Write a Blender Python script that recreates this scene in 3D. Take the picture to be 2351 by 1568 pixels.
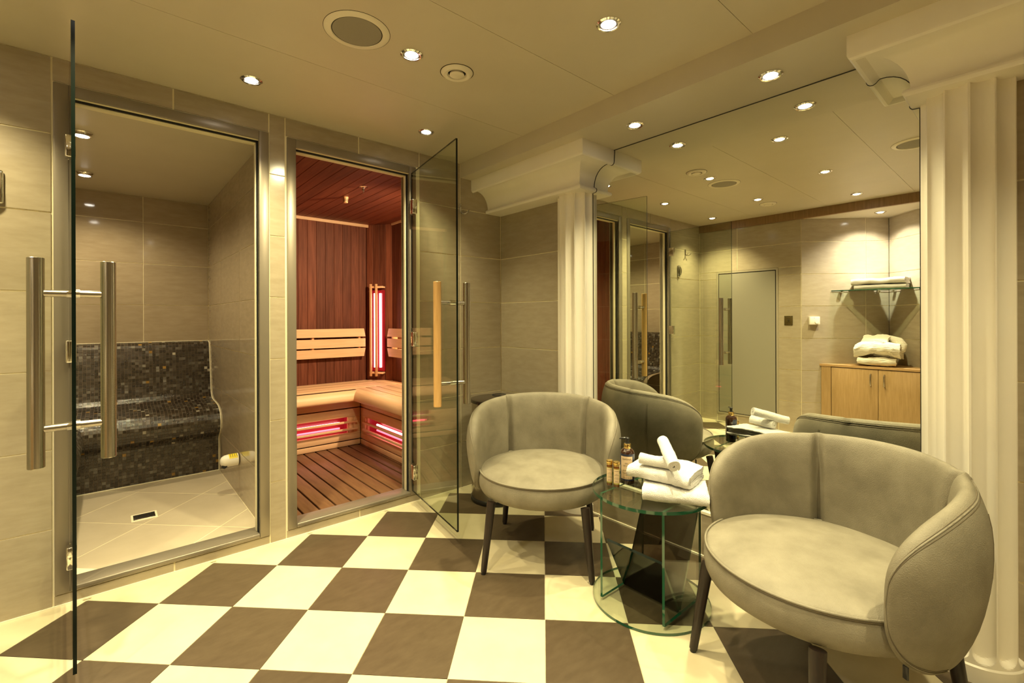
import bpy, bmesh, math, random
import numpy as np
from mathutils import Vector, Matrix, noise as mnoise

random.seed(4)
SC = bpy.context.scene
for o in list(bpy.data.objects):
    bpy.data.objects.remove(o)
COL = SC.collection
PI = math.pi
R = math.radians

# ------------------------------------------------------------------ camera
CAM_H = 1.10513
ANG = R(48.986)            # heading measured from the sauna wall direction (+x)
ROLL = -0.003345
F_PX, CX, CY, IW, IH = 1063.3, 1173.4, 731.3, 2351, 1568
fw = Vector((math.cos(ANG), math.sin(ANG), 0))
rt0 = Vector((math.sin(ANG), -math.cos(ANG), 0))
up0 = Vector((0, 0, 1))
rt = rt0 * math.cos(ROLL) + up0 * math.sin(ROLL)
up = up0 * math.cos(ROLL) - rt0 * math.sin(ROLL)
cam = bpy.data.cameras.new('camera')
cam.sensor_fit = 'HORIZONTAL'
cam.sensor_width = 36
cam.lens = F_PX / IW * 36
cam.shift_x = (IW / 2 - CX) / IW
cam.shift_y = (CY - IH / 2) / IW
cam.clip_start = 0.02
camo = bpy.data.objects.new('camera', cam)
COL.objects.link(camo)
bk = -fw
camo.matrix_world = Matrix(((rt.x, up.x, bk.x, 0), (rt.y, up.y, bk.y, 0), (rt.z, up.z, bk.z, CAM_H), (0, 0, 0, 1)))
SC.camera = camo

# ------------------------------------------------------------------ world, exposure
w = bpy.data.worlds.new('world')
SC.world = w
w.use_nodes = True
w.node_tree.nodes['Background'].inputs[0].default_value = (0.05, 0.045, 0.035, 1)
w.node_tree.nodes['Background'].inputs[1].default_value = 0.2
SC.view_settings.view_transform = 'Standard'
SC.view_settings.look = 'None'
SC.view_settings.exposure = 0.54
SC.view_settings.gamma = 1
SC.view_settings.use_curve_mapping = False
try:
    SC.cycles.max_bounces = 14
    SC.cycles.diffuse_bounces = 6
    SC.cycles.glossy_bounces = 6
    SC.cycles.transmission_bounces = 8
    SC.cycles.transparent_max_bounces = 24
    SC.cycles.caustics_reflective = False
    SC.cycles.caustics_refractive = False
    SC.cycles.sample_clamp_indirect = 4
    SC.cycles.use_denoising = True
except Exception:
    pass
LAMP_W = 76.0
LAMP_COL = (1.0, 0.865, 0.475)

# ------------------------------------------------------------------ room constants
YL = 2.492      # sauna wall plane
XR = 2.073      # tiled wall beside the columns
XMIR = 2.083    # mirror surface
XB = -0.768     # wall with the white hatch
YF = -1.35      # wall behind the camera
ZC = 2.1157     # ceiling
ZS = 2.022      # lowered soffit
XS = 1.733      # soffit step
ROWS = [0, 0.303, 0.606, 0.909, 1.214, 1.517, 1.82]

# ------------------------------------------------------------------ materials
MATS = {}


def newmat(name):
    m = bpy.data.materials.new(name)
    m.use_nodes = True
    MATS[name] = m
    nt = m.node_tree
    return m, nt, nt.nodes['Principled BSDF']


def solid(name, col, rough=0.5, metal=0.0, spec=0.5, bump=0.0, bscale=200.0, col2=None, nscale=6.0,
          stretch=(1, 1, 1), rand=0.0, coat=0.0, detail=4.0, emit=None, estr=0.0, objspace=False, sheen=0.0):
    m, nt, b = newmat(name)
    N, L = nt.nodes, nt.links
    b.inputs['Base Color'].default_value = (*col, 1)
    b.inputs['Roughness'].default_value = rough
    b.inputs['Metallic'].default_value = metal
    b.inputs['Specular IOR Level'].default_value = spec
    b.inputs['Coat Weight'].default_value = coat
    b.inputs['Coat Roughness'].default_value = 0.08
    if sheen:
        b.inputs['Sheen Weight'].default_value = sheen
        b.inputs['Sheen Roughness'].default_value = 0.6
    if emit:
        b.inputs['Emission Color'].default_value = (*emit, 1)
        b.inputs['Emission Strength'].default_value = estr
    need = col2 is not None or bump > 0
    if need:
        if objspace:
            tc = N.new('ShaderNodeTexCoord')
            vec = tc.outputs['Object']
        else:
            g = N.new('ShaderNodeNewGeometry')
            vec = g.outputs['Position']
        oi = N.new('ShaderNodeObjectInfo')
        cm = N.new('ShaderNodeCombineXYZ')
        mul = N.new('ShaderNodeMath'); mul.operation = 'MULTIPLY'; mul.inputs[1].default_value = 37.0
        L.new(oi.outputs['Random'], mul.inputs[0])
        for i in range(3):
            L.new(mul.outputs[0], cm.inputs[i])
        sc = N.new('ShaderNodeVectorMath'); sc.operation = 'MULTIPLY'; sc.inputs[1].default_value = stretch
        L.new(vec, sc.inputs[0])
        ad = N.new('ShaderNodeVectorMath'); ad.operation = 'ADD'
        L.new(sc.outputs[0], ad.inputs[0]); L.new(cm.outputs[0], ad.inputs[1])
    if col2 is not None:
        n = N.new('ShaderNodeTexNoise'); n.inputs['Scale'].default_value = nscale; n.inputs['Detail'].default_value = detail
        n.inputs['Roughness'].default_value = 0.6
        L.new(ad.outputs[0], n.inputs['Vector'])
        rp = N.new('ShaderNodeValToRGB')
        rp.color_ramp.elements[0].position = 0.32; rp.color_ramp.elements[1].position = 0.68
        rp.color_ramp.elements[0].color = (*col, 1); rp.color_ramp.elements[1].color = (*col2, 1)
        L.new(n.outputs['Fac'], rp.inputs['Fac'])
        src = rp.outputs['Color']
        if rand:
            hs = N.new('ShaderNodeHueSaturation')
            mr = N.new('ShaderNodeMapRange'); mr.inputs['To Min'].default_value = 1 - rand; mr.inputs['To Max'].default_value = 1 + rand
            L.new(oi.outputs['Random'], mr.inputs['Value']); L.new(mr.outputs[0], hs.inputs['Value'])
            L.new(src, hs.inputs['Color']); src = hs.outputs['Color']
        L.new(src, b.inputs['Base Color'])
    if bump:
        n2 = N.new('ShaderNodeTexNoise'); n2.inputs['Scale'].default_value = bscale; n2.inputs['Detail'].default_value = 3
        L.new(ad.outputs[0], n2.inputs['Vector'])
        bp = N.new('ShaderNodeBump'); bp.inputs['Strength'].default_value = bump; bp.inputs['Distance'].default_value = 0.004
        L.new(n2.outputs['Fac'], bp.inputs['Height']); L.new(bp.outputs[0], b.inputs['Normal'])
    return m


def emitter(name, col, s):
    m, nt, b = newmat(name)
    b.inputs['Base Color'].default_value = (*col, 1)
    b.inputs['Emission Color'].default_value = (*col, 1)
    b.inputs['Emission Strength'].default_value = s
    return m


def thin_glass(name, tint, ior=1.5, gloss=(1, 1, 1)):
    m = bpy.data.materials.new(name); m.use_nodes = True; MATS[name] = m
    nt = m.node_tree; N, L = nt.nodes, nt.links; N.clear()
    out = N.new('ShaderNodeOutputMaterial'); mx = N.new('ShaderNodeMixShader')
    tr = N.new('ShaderNodeBsdfTransparent'); tr.inputs[0].default_value = (*tint, 1)
    gl = N.new('ShaderNodeBsdfGlossy'); gl.inputs['Color'].default_value = (*gloss, 1); gl.inputs['Roughness'].default_value = 0.0
    lw = N.new('ShaderNodeLayerWeight'); lw.inputs['Blend'].default_value = 0.5
    pw = N.new('ShaderNodeMath'); pw.operation = 'POWER'; pw.inputs[1].default_value = 5.0
    ma = N.new('ShaderNodeMath'); ma.operation = 'MULTIPLY_ADD'; ma.inputs[1].default_value = 0.80; ma.inputs[2].default_value = 0.035
    L.new(lw.outputs['Facing'], pw.inputs[0]); L.new(pw.outputs[0], ma.inputs[0])
    L.new(ma.outputs[0], mx.inputs[0]); L.new(tr.outputs[0], mx.inputs[1]); L.new(gl.outputs[0], mx.inputs[2])
    L.new(mx.outputs[0], out.inputs[0])
    return m


solid('wall_tile', (0.36, 0.302, 0.212), 0.15, col2=(0.42, 0.357, 0.258), nscale=4, stretch=(2.5, 2.5, 10), rand=0.05, detail=6, spec=0.4)
solid('steam_tile', (0.35, 0.28, 0.19), 0.07, col2=(0.41, 0.335, 0.235), nscale=4, stretch=(2.5, 2.5, 10), rand=0.04, detail=6, spec=0.5)
solid('grout', (0.90, 0.82, 0.58), 0.8)
solid('grout_floor', (0.70, 0.62, 0.46), 0.8)
solid('tile_cream', (0.585, 0.505, 0.33), 0.30, col2=(0.635, 0.56, 0.38), nscale=7, rand=0.03, spec=0.35)
solid('tile_dark', (0.072, 0.050, 0.029), 0.34, col2=(0.090, 0.064, 0.038), nscale=6, stretch=(3, 7, 1), rand=0.08, spec=0.35)
solid('steam_floor_tile', (0.52, 0.445, 0.325), 0.4, col2=(0.58, 0.50, 0.375), nscale=5, rand=0.04)
solid('ceiling_paint', (0.58, 0.522, 0.405), 0.42, col2=(0.61, 0.55, 0.43), nscale=3, spec=0.3)
solid('column_paint', (0.88, 0.835, 0.735), 0.5, col2=(0.85, 0.80, 0.70), nscale=4, spec=0.35)
solid('caulk', (0.92, 0.86, 0.66), 0.6)
solid('frame_metal', (0.265, 0.228, 0.178), 0.36, 0.45)
solid('steel', (0.50, 0.46, 0.40), 0.24, 1.0)
solid('chrome', (0.85, 0.83, 0.78), 0.09, 1.0)
solid('seal', (0.85, 0.78, 0.55), 0.45)
solid('black_gap', (0.008, 0.007, 0.006), 0.9)
solid('black_plastic', (0.012, 0.011, 0.011), 0.28)
solid('black_lid', (0.02, 0.015, 0.012), 0.22, coat=0.4)
solid('dark_wood', (0.012, 0.008, 0.007), 0.38, col2=(0.024, 0.013, 0.010), nscale=40, stretch=(4, 4, 0.4))
solid('cedar', (0.105, 0.030, 0.014), 0.62, col2=(0.20, 0.066, 0.034), nscale=9, stretch=(6, 6, 0.35), rand=0.28, detail=7, spec=0.2)
solid('cedar_ceiling', (0.15, 0.036, 0.017), 0.5, col2=(0.24, 0.066, 0.033), nscale=9, stretch=(6, 0.35, 6), rand=0.2, detail=7, spec=0.3)
solid('alder_x', (0.74, 0.48, 0.26), 0.45, col2=(0.82, 0.57, 0.33), nscale=9, stretch=(0.5, 6, 6), rand=0.08, detail=5, spec=0.35)
solid('alder_y', (0.74, 0.48, 0.26), 0.45, col2=(0.82, 0.57, 0.33), nscale=9, stretch=(6, 0.5, 6), rand=0.08, detail=5, spec=0.35)
solid('floor_slat', (0.13, 0.060, 0.026), 0.5, col2=(0.19, 0.095, 0.043), nscale=9, stretch=(6, 0.6, 6), rand=0.1, detail=5, spec=0.3)
solid('alder_z', (0.60, 0.33, 0.15), 0.45, col2=(0.72, 0.44, 0.22), nscale=9, stretch=(6, 6, 0.5), rand=0.06)
solid('beech', (0.62, 0.36, 0.13), 0.4, col2=(0.70, 0.43, 0.18), nscale=20, stretch=(5, 5, 0.6))
solid('oak', (0.34, 0.215, 0.088), 0.42, col2=(0.44, 0.29, 0.135), nscale=14, stretch=(7, 7, 0.45), detail=6)
solid('oak_top', (0.42, 0.26, 0.11), 0.42, col2=(0.52, 0.33, 0.16), nscale=14, stretch=(7, 0.6, 7), detail=6)
solid('oak_dark', (0.20, 0.115, 0.045), 0.42, col2=(0.27, 0.16, 0.07), nscale=14, stretch=(7, 7, 0.45), detail=6)
solid('leather', (0.192, 0.170, 0.122), 0.55, col2=(0.275, 0.247, 0.183), nscale=9, detail=5, bump=0.35, bscale=420, spec=0.35, objspace=True)
solid('seam_thread', (0.15, 0.12, 0.075), 0.7)
solid('towel', (0.80, 0.785, 0.75), 0.95, bump=1.0, bscale=330, spec=0.1, sheen=0.25, objspace=True)
solid('robe', (0.88, 0.84, 0.74), 0.95, bump=0.8, bscale=260, spec=0.1, sheen=0.25, objspace=True)
solid('white_plastic', (0.90, 0.86, 0.76), 0.35)
solid('cream_metal', (0.80, 0.74, 0.60), 0.35)
solid('grille', (0.33, 0.30, 0.235), 0.6, bump=0.6, bscale=900)
solid('panel_door', (0.29, 0.27, 0.21), 0.4)
solid('panel_frame', (0.36, 0.315, 0.235), 0.4)
solid('brass', (0.16, 0.12, 0.045), 0.35, 0.8)
solid('brass_dark', (0.05, 0.038, 0.016), 0.4, 0.6)
solid('gold', (0.83, 0.60, 0.22), 0.2, 1.0)
solid('brown_glass', (0.030, 0.010, 0.004), 0.06, coat=1.0)
solid('amber_liquid', (0.16, 0.055, 0.012), 0.08, coat=1.0)
solid('olive_label', (0.34, 0.30, 0.055), 0.35)
solid('navy_label', (0.012, 0.020, 0.055), 0.3)
solid('peach_label', (0.74, 0.56, 0.36), 0.5)
solid('ink', (0.05, 0.035, 0.035), 0.6)
solid('yellow_sticker', (0.85, 0.68, 0.03), 0.4)
solid('green_edge', (0.003, 0.075, 0.036), 0.08, spec=0.8, coat=0.4)
solid('dark_edge', (0.002, 0.006, 0.004), 0.25, spec=0.25)
solid('black_seal', (0.012, 0.011, 0.010), 0.5)
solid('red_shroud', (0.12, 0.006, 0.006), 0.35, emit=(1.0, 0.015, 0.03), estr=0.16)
emitter('lamp_disc', (1.0, 0.93, 0.80), 26)
emitter('lamp_disc_white', (1.0, 0.96, 0.90), 26)
emitter('ir_tube', (1.0, 0.50, 0.52), 5.5)
emitter('ir_tube_dim', (1.0, 0.08, 0.12), 3.2)
emitter('sauna_bulb', (1.0, 0.68, 0.36), 14)
thin_glass('door_glass', (0.90, 0.93, 0.86), 1.5)
thin_glass('table_glass', (0.935, 0.96, 0.93), 1.5)
thin_glass('smoke_glass', (0.20, 0.17, 0.15), 1.5)
thin_glass('shelf_glass', (0.86, 0.93, 0.88), 1.5)
m, nt, b = newmat('mirror')
b.inputs['Base Color'].default_value = (0.965, 0.975, 0.88, 1)
b.inputs['Metallic'].default_value = 1
b.inputs['Roughness'].default_value = 0.0
m, nt, b = newmat('mosaic')
va = nt.nodes.new('ShaderNodeVertexColor'); va.layer_name = 'Col'
nt.links.new(va.outputs['Color'], b.inputs['Base Color'])
b.inputs['Roughness'].default_value = 0.14
b.inputs['Specular IOR Level'].default_value = 0.8
g = nt.nodes.new('ShaderNodeNewGeometry'); n2 = nt.nodes.new('ShaderNodeTexNoise'); n2.inputs['Scale'].default_value = 170
bp = nt.nodes.new('ShaderNodeBump'); bp.inputs['Strength'].default_value = 0.55; bp.inputs['Distance'].default_value = 0.003
nt.links.new(g.outputs['Position'], n2.inputs['Vector']); nt.links.new(n2.outputs['Fac'], bp.inputs['Height']); nt.links.new(bp.outputs[0], b.inputs['Normal'])
solid('mosaic_grout', (0.17, 0.12, 0.073), 0.7)
# waffle weave for the bath robes
m, nt, b = newmat('waffle')
b.inputs['Base Color'].default_value = (0.88, 0.83, 0.71, 1); b.inputs['Roughness'].default_value = 0.95
tc = nt.nodes.new('ShaderNodeTexCoord'); wv = nt.nodes.new('ShaderNodeTexWave'); wv.inputs['Scale'].default_value = 45; wv.bands_direction = 'Z'
bp = nt.nodes.new('ShaderNodeBump'); bp.inputs['Strength'].default_value = 0.8; bp.inputs['Distance'].default_value = 0.004
nt.links.new(tc.outputs['Object'], wv.inputs['Vector']); nt.links.new(wv.outputs['Fac'], bp.inputs['Height']); nt.links.new(bp.outputs[0], b.inputs['Normal'])


# ------------------------------------------------------------------ mesh helpers
def mesh(vs, fs, smooth=None, mats=None, name='m'):
    me = bpy.data.meshes.new(name)
    me.from_pydata([tuple(v) for v in vs], [], fs)
    me.update()
    if smooth is not None:
        me.shade_smooth()
        me.set_sharp_from_angle(angle=R(smooth))
    return me


def fixn(me):
    bm = bmesh.new(); bm.from_mesh(me)
    bmesh.ops.recalc_face_normals(bm, faces=bm.faces)
    bm.to_mesh(me); bm.free()
    return me


def put(name, me, mat, parent=None, loc=(0, 0, 0), rot=(0, 0, 0), label=None):
    if mat is not None and len(me.materials) == 0:
        me.materials.append(MATS[mat])
    o = bpy.data.objects.new(name, me)
    COL.objects.link(o)
    o.location = loc
    o.rotation_euler = rot
    if parent is not None:
        o.parent = parent
    if label:
        o['label'] = label
    return o


def tag(o, label, cat, group=None):
    o['label'] = label; o['category'] = cat
    if group:
        o['group'] = group
    return o


def thing(name, label, cat, loc=(0, 0, 0), rz=0.0, group=None):
    o = bpy.data.objects.new(name, None)
    COL.objects.link(o); o.empty_display_size = 0.05
    o.location = loc; o.rotation_euler = (0, 0, rz)
    return tag(o, label, cat, group)


def struct(name, me=None, mat=None):
    if me is None:
        o = bpy.data.objects.new(name, None); COL.objects.link(o); o.empty_display_size = 0.05
    else:
        o = put(name, me, mat)
    o['kind'] = 'structure'
    return o


def copy_thing(root, loc, rz, label=None):
    r = root.copy(); COL.objects.link(r); r.location = loc; r.rotation_euler = (0, 0, rz)
    if label:
        r['label'] = label
    for ch in list(root.children):
        c = ch.copy(); COL.objects.link(c); c.parent = r
        for g2 in list(ch.children):
            d = g2.copy(); COL.objects.link(d); d.parent = c
    return r


BOXF = [(0, 3, 2, 1), (4, 5, 6, 7), (0, 1, 5, 4), (1, 2, 6, 5), (2, 3, 7, 6), (3, 0, 4, 7)]


def boxv(x0, x1, y0, y1, z0, z1):
    return [(x0, y0, z0), (x1, y0, z0), (x1, y1, z0), (x0, y1, z0), (x0, y0, z1), (x1, y0, z1), (x1, y1, z1), (x0, y1, z1)]


def boxes(lst):
    vs, fs = [], []
    for b_ in lst:
        k = len(vs); vs += boxv(*b_); fs += [tuple(i + k for i in f) for f in BOXF]
    return mesh(vs, fs)


CACHE = {}


def bx(dx, dy, dz, bev=0.0, mat=None, seg=2):
    key = (round(dx, 5), round(dy, 5), round(dz, 5), round(bev, 5), mat, seg)
    if key in CACHE:
        return CACHE[key]
    me = mesh(boxv(-dx / 2, dx / 2, -dy / 2, dy / 2, -dz / 2, dz / 2), BOXF)
    if bev > 0:
        bm = bmesh.new(); bm.from_mesh(me)
        bmesh.ops.bevel(bm, geom=list(bm.edges), offset=bev, segments=seg, profile=0.5, affect='EDGES')
        bm.to_mesh(me); bm.free(); me.shade_smooth(); me.set_sharp_from_angle(angle=R(50 if seg > 1 else 25))
    if mat:
        me.materials.append(MATS[mat])
    CACHE[key] = me
    return me


def pbox(name, x0, x1, y0, y1, z0, z1, mat, parent=None, bev=0.0, label=None, seg=2):
    return put(name, bx(x1 - x0, y1 - y0, z1 - z0, bev, mat, seg), mat, parent, ((x0 + x1) / 2, (y0 + y1) / 2, (z0 + z1) / 2), label=label)


def lathe(prof, n=32, smooth=40, cap=True):
    vs, fs = [], []
    m_ = len(prof)
    for i in range(n):
        a = 2 * PI * i / n
        for r_, z in prof:
            vs.append((r_ * math.cos(a), r_ * math.sin(a), z))
    for i in range(n):
        j = (i + 1) % n
        for k in range(m_ - 1):
            fs.append((i * m_ + k, j * m_ + k, j * m_ + k + 1, i * m_ + k + 1))
    if cap:
        fs.append(tuple(i * m_ for i in range(n))[::-1])
        fs.append(tuple(i * m_ + m_ - 1 for i in range(n)))
    me = mesh(vs, fs)
    bm = bmesh.new(); bm.from_mesh(me)
    bmesh.ops.remove_doubles(bm, verts=bm.verts, dist=1e-6)
    bmesh.ops.recalc_face_normals(bm, faces=bm.faces)
    bm.to_mesh(me); bm.free()
    me.shade_smooth(); me.set_sharp_from_angle(angle=R(smooth))
    return me


def tube(pts, r, n=10, closed=False, smooth=60):
    pts = [Vector(p) for p in pts]
    rs = r if isinstance(r, (list, tuple)) else [r] * len(pts)
    vs, fs = [], []
    m_ = len(pts)
    t = (pts[1] - pts[0]).normalized()
    ref = Vector((0, 0, 1)) if abs(t.z) < 0.9 else Vector((1, 0, 0))
    nrm = (ref - t * ref.dot(t)).normalized()
    for i, p in enumerate(pts):
        if closed:
            t2 = (pts[(i + 1) % m_] - pts[i - 1]).normalized()
        elif i == 0:
            t2 = (pts[1] - pts[0]).normalized()
        elif i == m_ - 1:
            t2 = (pts[-1] - pts[-2]).normalized()
        else:
            t2 = (pts[i + 1] - pts[i - 1]).normalized()
        nrm = nrm - t2 * nrm.dot(t2)
        nrm = nrm.normalized() if nrm.length > 1e-6 else t2.orthogonal().normalized()
        bn = t2.cross(nrm)
        for k in range(n):
            a = 2 * PI * k / n
            vs.append(p + (nrm * math.cos(a) + bn * math.sin(a)) * rs[i])
    for i in range(m_ if closed else m_ - 1):
        j = (i + 1) % m_
        for k in range(n):
            l = (k + 1) % n
            fs.append((i * n + k, i * n + l, j * n + l, j * n + k))
    if not closed:
        fs.append(tuple(range(n))[::-1]); fs.append(tuple((m_ - 1) * n + k for k in range(n)))
    return fixn(mesh(vs, fs, smooth))


def prism(poly, z0, z1):
    n = len(poly)
    vs = [(x, y, z0) for x, y in poly] + [(x, y, z1) for x, y in poly]
    fs = [tuple(range(n))[::-1], tuple(range(n, 2 * n))]
    for i in range(n):
        j = (i + 1) % n
        fs.append((i, j, n + j, n + i))
    return fixn(mesh(vs, fs))


def clip(poly, rect):
    x0, x1, y0, y1 = rect
    for ax, val, sgn in ((0, x0, 1), (0, x1, -1), (1, y0, 1), (1, y1, -1)):
        out = []
        for i in range(len(poly)):
            a, b_ = poly[i], poly[(i + 1) % len(poly)]
            da, db = sgn * (a[ax] - val), sgn * (b_[ax] - val)
            if da >= 0:
                out.append(a)
            if (da >= 0) != (db >= 0):
                t = da / (da - db)
                out.append((a[0] + t * (b_[0] - a[0]), a[1] + t * (b_[1] - a[1])))
        poly = out
        if not poly:
            return []
    return poly


def clip_half(poly, nx, ny, c):      # keep nx*x+ny*y <= c
    out = []
    for i in range(len(poly)):
        a, b_ = poly[i], poly[(i + 1) % len(poly)]
        da, db = c - nx * a[0] - ny * a[1], c - nx * b_[0] - ny * b_[1]
        if da >= 0:
            out.append(a)
        if (da >= 0) != (db >= 0):
            t = da / (da - db)
            out.append((a[0] + t * (b_[0] - a[0]), a[1] + t * (b_[1] - a[1])))
    return out


def area(p):
    return abs(sum(p[i][0] * p[(i + 1) % len(p)][1] - p[(i + 1) % len(p)][0] * p[i][1] for i in range(len(p)))) / 2


def inset(p, d):
    c = (sum(q[0] for q in p) / len(p), sum(q[1] for q in p) / len(p))
    out = []
    n = len(p)
    s = sum(p[i][0] * p[(i + 1) % n][1] - p[(i + 1) % n][0] * p[i][1] for i in range(n))
    if s < 0:
        p = p[::-1]
    lines = []
    for i in range(n):
        a, b_ = Vector(p[i]), Vector(p[(i + 1) % n])
        t = (b_ - a)
        if t.length < 1e-6:
            continue
        t.normalize(); nn = Vector((-t.y, t.x))
        lines.append((a + nn * d, t))
    q = []
    for i in range(len(lines)):
        a, t = lines[i - 1]; b_, u = lines[i]
        den = t.x * u.y - t.y * u.x
        if abs(den) < 1e-9:
            q.append(tuple(b_)); continue
        s_ = ((b_.x - a.x) * u.y - (b_.y - a.y) * u.x) / den
        q.append(tuple(a + t * s_))
    return q


def pane(name, me_dims, face_mat, edge_mat, parent, loc, rot=(0, 0, 0), thin='y'):
    """flat sheet with real thickness: two big faces of glass, edges of tinted edge material"""
    dx, dy, dz = me_dims
    me = mesh(boxv(-dx / 2, dx / 2, -dy / 2, dy / 2, -dz / 2, dz / 2), BOXF)
    me.materials.append(MATS[face_mat]); me.materials.append(MATS[edge_mat])
    ax = 'xyz'.index(thin)
    for p in me.polygons:
        p.material_index = 0 if abs(p.normal[ax]) > 0.9 else 1
    return put(name, me, None, parent, loc, rot)


# ================================================================== STRUCTURE
# ---- floor: chequered tiles laid diagonally
GX, GY, TS = 0.0027, 1.40336, 0.30
S2 = math.sqrt(0.5)


def g2w(gx, gy):
    return ((gx + gy) * S2, (gy - gx) * S2)


floor = struct('floor', boxes([(XB - 0.75, XR + 0.15, YF - 0.1, YL + 0.1, -0.12, -0.003)]), 'grout_floor')


def in_room(poly):
    """clip to the room rectangle and to the corner niche"""
    res = []
    a = clip(poly, (XB, XR, YF, YL))
    if a:
        res.append(a)
    b_ = clip(poly, (XB - 0.6, XB, 0.39, 1.5))
    if b_:
        b_ = clip_half(b_, -1, 1, 2.268)
        if b_:
            b_ = clip_half(b_, -1, -1, 0.385)
    if b_ and len(b_) > 2:
        res.append(b_)
    return res


for i in range(-16, 14):
    for j in range(-10, 14):
        q = [g2w(GX + TS * a, GY + TS * b_) for a, b_ in ((i, j), (i + 1, j), (i + 1, j + 1), (i, j + 1))]
        for pl in in_room(q):
            if len(pl) < 3 or area(pl) < 0.0006:
                continue
            pl = inset(pl, 0.0011)
            if area(pl) < 0.0004:
                continue
            put('floor_tile', prism(pl, -0.012, 0.0), 'tile_dark' if (i + j) % 2 == 0 else 'tile_cream', floor)

# ---- walls
OPEN1 = (-0.115, 0.552)
OPEN2 = (0.721, 1.362)
D1 = 0.10
wall_left = struct('wall_left', boxes([
    (XB - 0.1, OPEN1[0], YL + 0.003, YL + D1, 0, 2.3),
    (OPEN1[0], OPEN1[1], YL + 0.003, YL + D1, 1.975, 2.3),
    (OPEN1[0], OPEN1[1], YL + 0.003, YL + D1, -0.02, 0.045),
    (OPEN1[1], OPEN2[0], YL + 0.003, YL + D1, 0, 2.3),
    (OPEN2[0], OPEN2[1], YL + 0.003, YL + D1, 1.975, 2.3),
    (OPEN2[0], OPEN2[1], YL + 0.003, YL + D1, -0.02, 0.045),
    (OPEN2[1], XR + 0.1, YL + 0.003, YL + D1, 0, 2.3)]), 'grout')


def tiles_y(parent, y, rects, mat='wall_tile', gap=0.0030, th=0.010, face=-1):
    """rectangles (x0,x1,z0,z1) on a plane y = const; the shown side faces -y (face=-1)"""
    for x0, x1, z0, z1 in rects:
        ya, yb = (y, y + th) if face < 0 else (y - th, y)
        pbox('tile', x0 + gap, x1 - gap, ya, yb, z0 + gap, z1 - gap, mat, parent)


def tiles_x(parent, x, rects, mat='wall_tile', gap=0.0030, th=0.010, face=-1):
    for y0, y1, z0, z1 in rects:
        xa, xb = (x, x + th) if face < 0 else (x - th, x)
        pbox('tile', xa, xb, y0 + gap, y1 - gap, z0 + gap, z1 - gap, mat, parent)


def rows(u0, u1, top, zs=ROWS, joints=()):
    out = []
    us = [u0] + [j for j in joints if u0 < j < u1] + [u1]
    for k, z in enumerate(zs):
        z1 = zs[k + 1] if k + 1 < len(zs) else top
        if z >= top:
            break
        z1 = min(z1, top)
        for a, b_ in zip(us[:-1], us[1:]):
            out.append((a, b_, z, z1))
    return out


L_R = rows(XB, -0.162, ZC) + rows(0.597, 0.671, ZC) + rows(1.430, XR, ZC, joints=(1.732,))
L_R += [(-0.162, 0.2165, 2.022, ZC), (0.2165, 0.597, 2.022, ZC), (0.671, 1.051, 2.022, ZC), (1.051, 1.430, 2.022, ZC),
        (-0.162, 0.2155, 0.0, 0.046), (0.2155, 0.597, 0.0, 0.046), (0.671, 1.051, 0.0, 0.046), (1.051, 1.430, 0.0, 0.046)]
tiles_y(wall_left, YL, L_R)

wall_right = struct('wall_right', boxes([(2.092, 2.2, YF - 0.1, YL + D1, -0.02, 2.3), (XR + 0.003, 2.092, 1.80, YL, 0, 1.822), (XR + 0.003, 2.092, 0.155, 1.80, 0, 0.2), (XR + 0.003, 2.092, YF, 0.155, 0, 1.822)]), 'grout')
tiles_x(wall_right, XR, [r_ for r_ in rows(1.80, YL, 1.822)], th=0.019)
tiles_x(wall_right, XR, [(1.045, 1.64, 0, 0.199), (0.445, 1.045, 0, 0.199), (0.155, 0.445, 0, 0.199), (1.64, 1.80, 0, 0.199)], th=0.019)
tiles_x(wall_right, XR, rows(YF, 0.155, 1.822, joints=(-0.447, -1.05)), th=0.019)

wall_back = struct('wall_back', boxes([(XB - 0.1, XB - 0.003, 1.5, YL + D1, -0.02, 2.3), (XB - 0.1, XB - 0.003, YF - 0.1, 0.39, -0.02, 2.3)]), 'grout')
HY0, HY1, HZ0, HZ1 = 1.70, 2.302, 0.088, 1.592      # white hatch opening, outer frame
bw = [(HY1, YL, z0, min(z1, 2.036)) for (_, _, z0, z1) in rows(0, 1, 2.036)]
bw += [(1.5, HY0, z0, z1) for (_, _, z0, z1) in rows(0, 1, 1.517)]
bw = [r_ for r_ in bw if r_[2] < 1.5]
bw += [(1.5, 2.09, HZ1, 1.82), (2.09, YL, HZ1, 1.82), (1.5, 2.09, 1.82, 2.036), (2.09, YL, 1.82, 2.036), (1.5, HY0, 1.517, HZ1), (HY1, YL, 1.517, HZ1),
       (HY0, 2.09, 0, HZ0), (2.09, HY1, 0, HZ0)]
bw = [r_ for r_ in bw if not (r_[0] == HY1 and r_[3] > HZ1 + 0.01 and r_[2] >= 1.5)]
tiles_x(wall_back, XB, [r_ for r_ in bw if r_[3] - r_[2] > 0.01], face=1)
tiles_x(wall_back, XB, rows(YF, 0.39, 2.036, joints=(-0.2, -0.8)), face=1)

wall_front = struct('wall_front', boxes([(XB - 0.1, XR + 0.1, YF - 0.1, YF - 0.003, -0.02, 2.3)]), 'grout')
tiles_y(wall_front, YF, rows(XB, XR, ZC, joints=(-0.17, 0.43, 1.03, 1.63)), face=1)

# ---- 45 degree niche
NC = (-1.33, 0.945)


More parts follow.
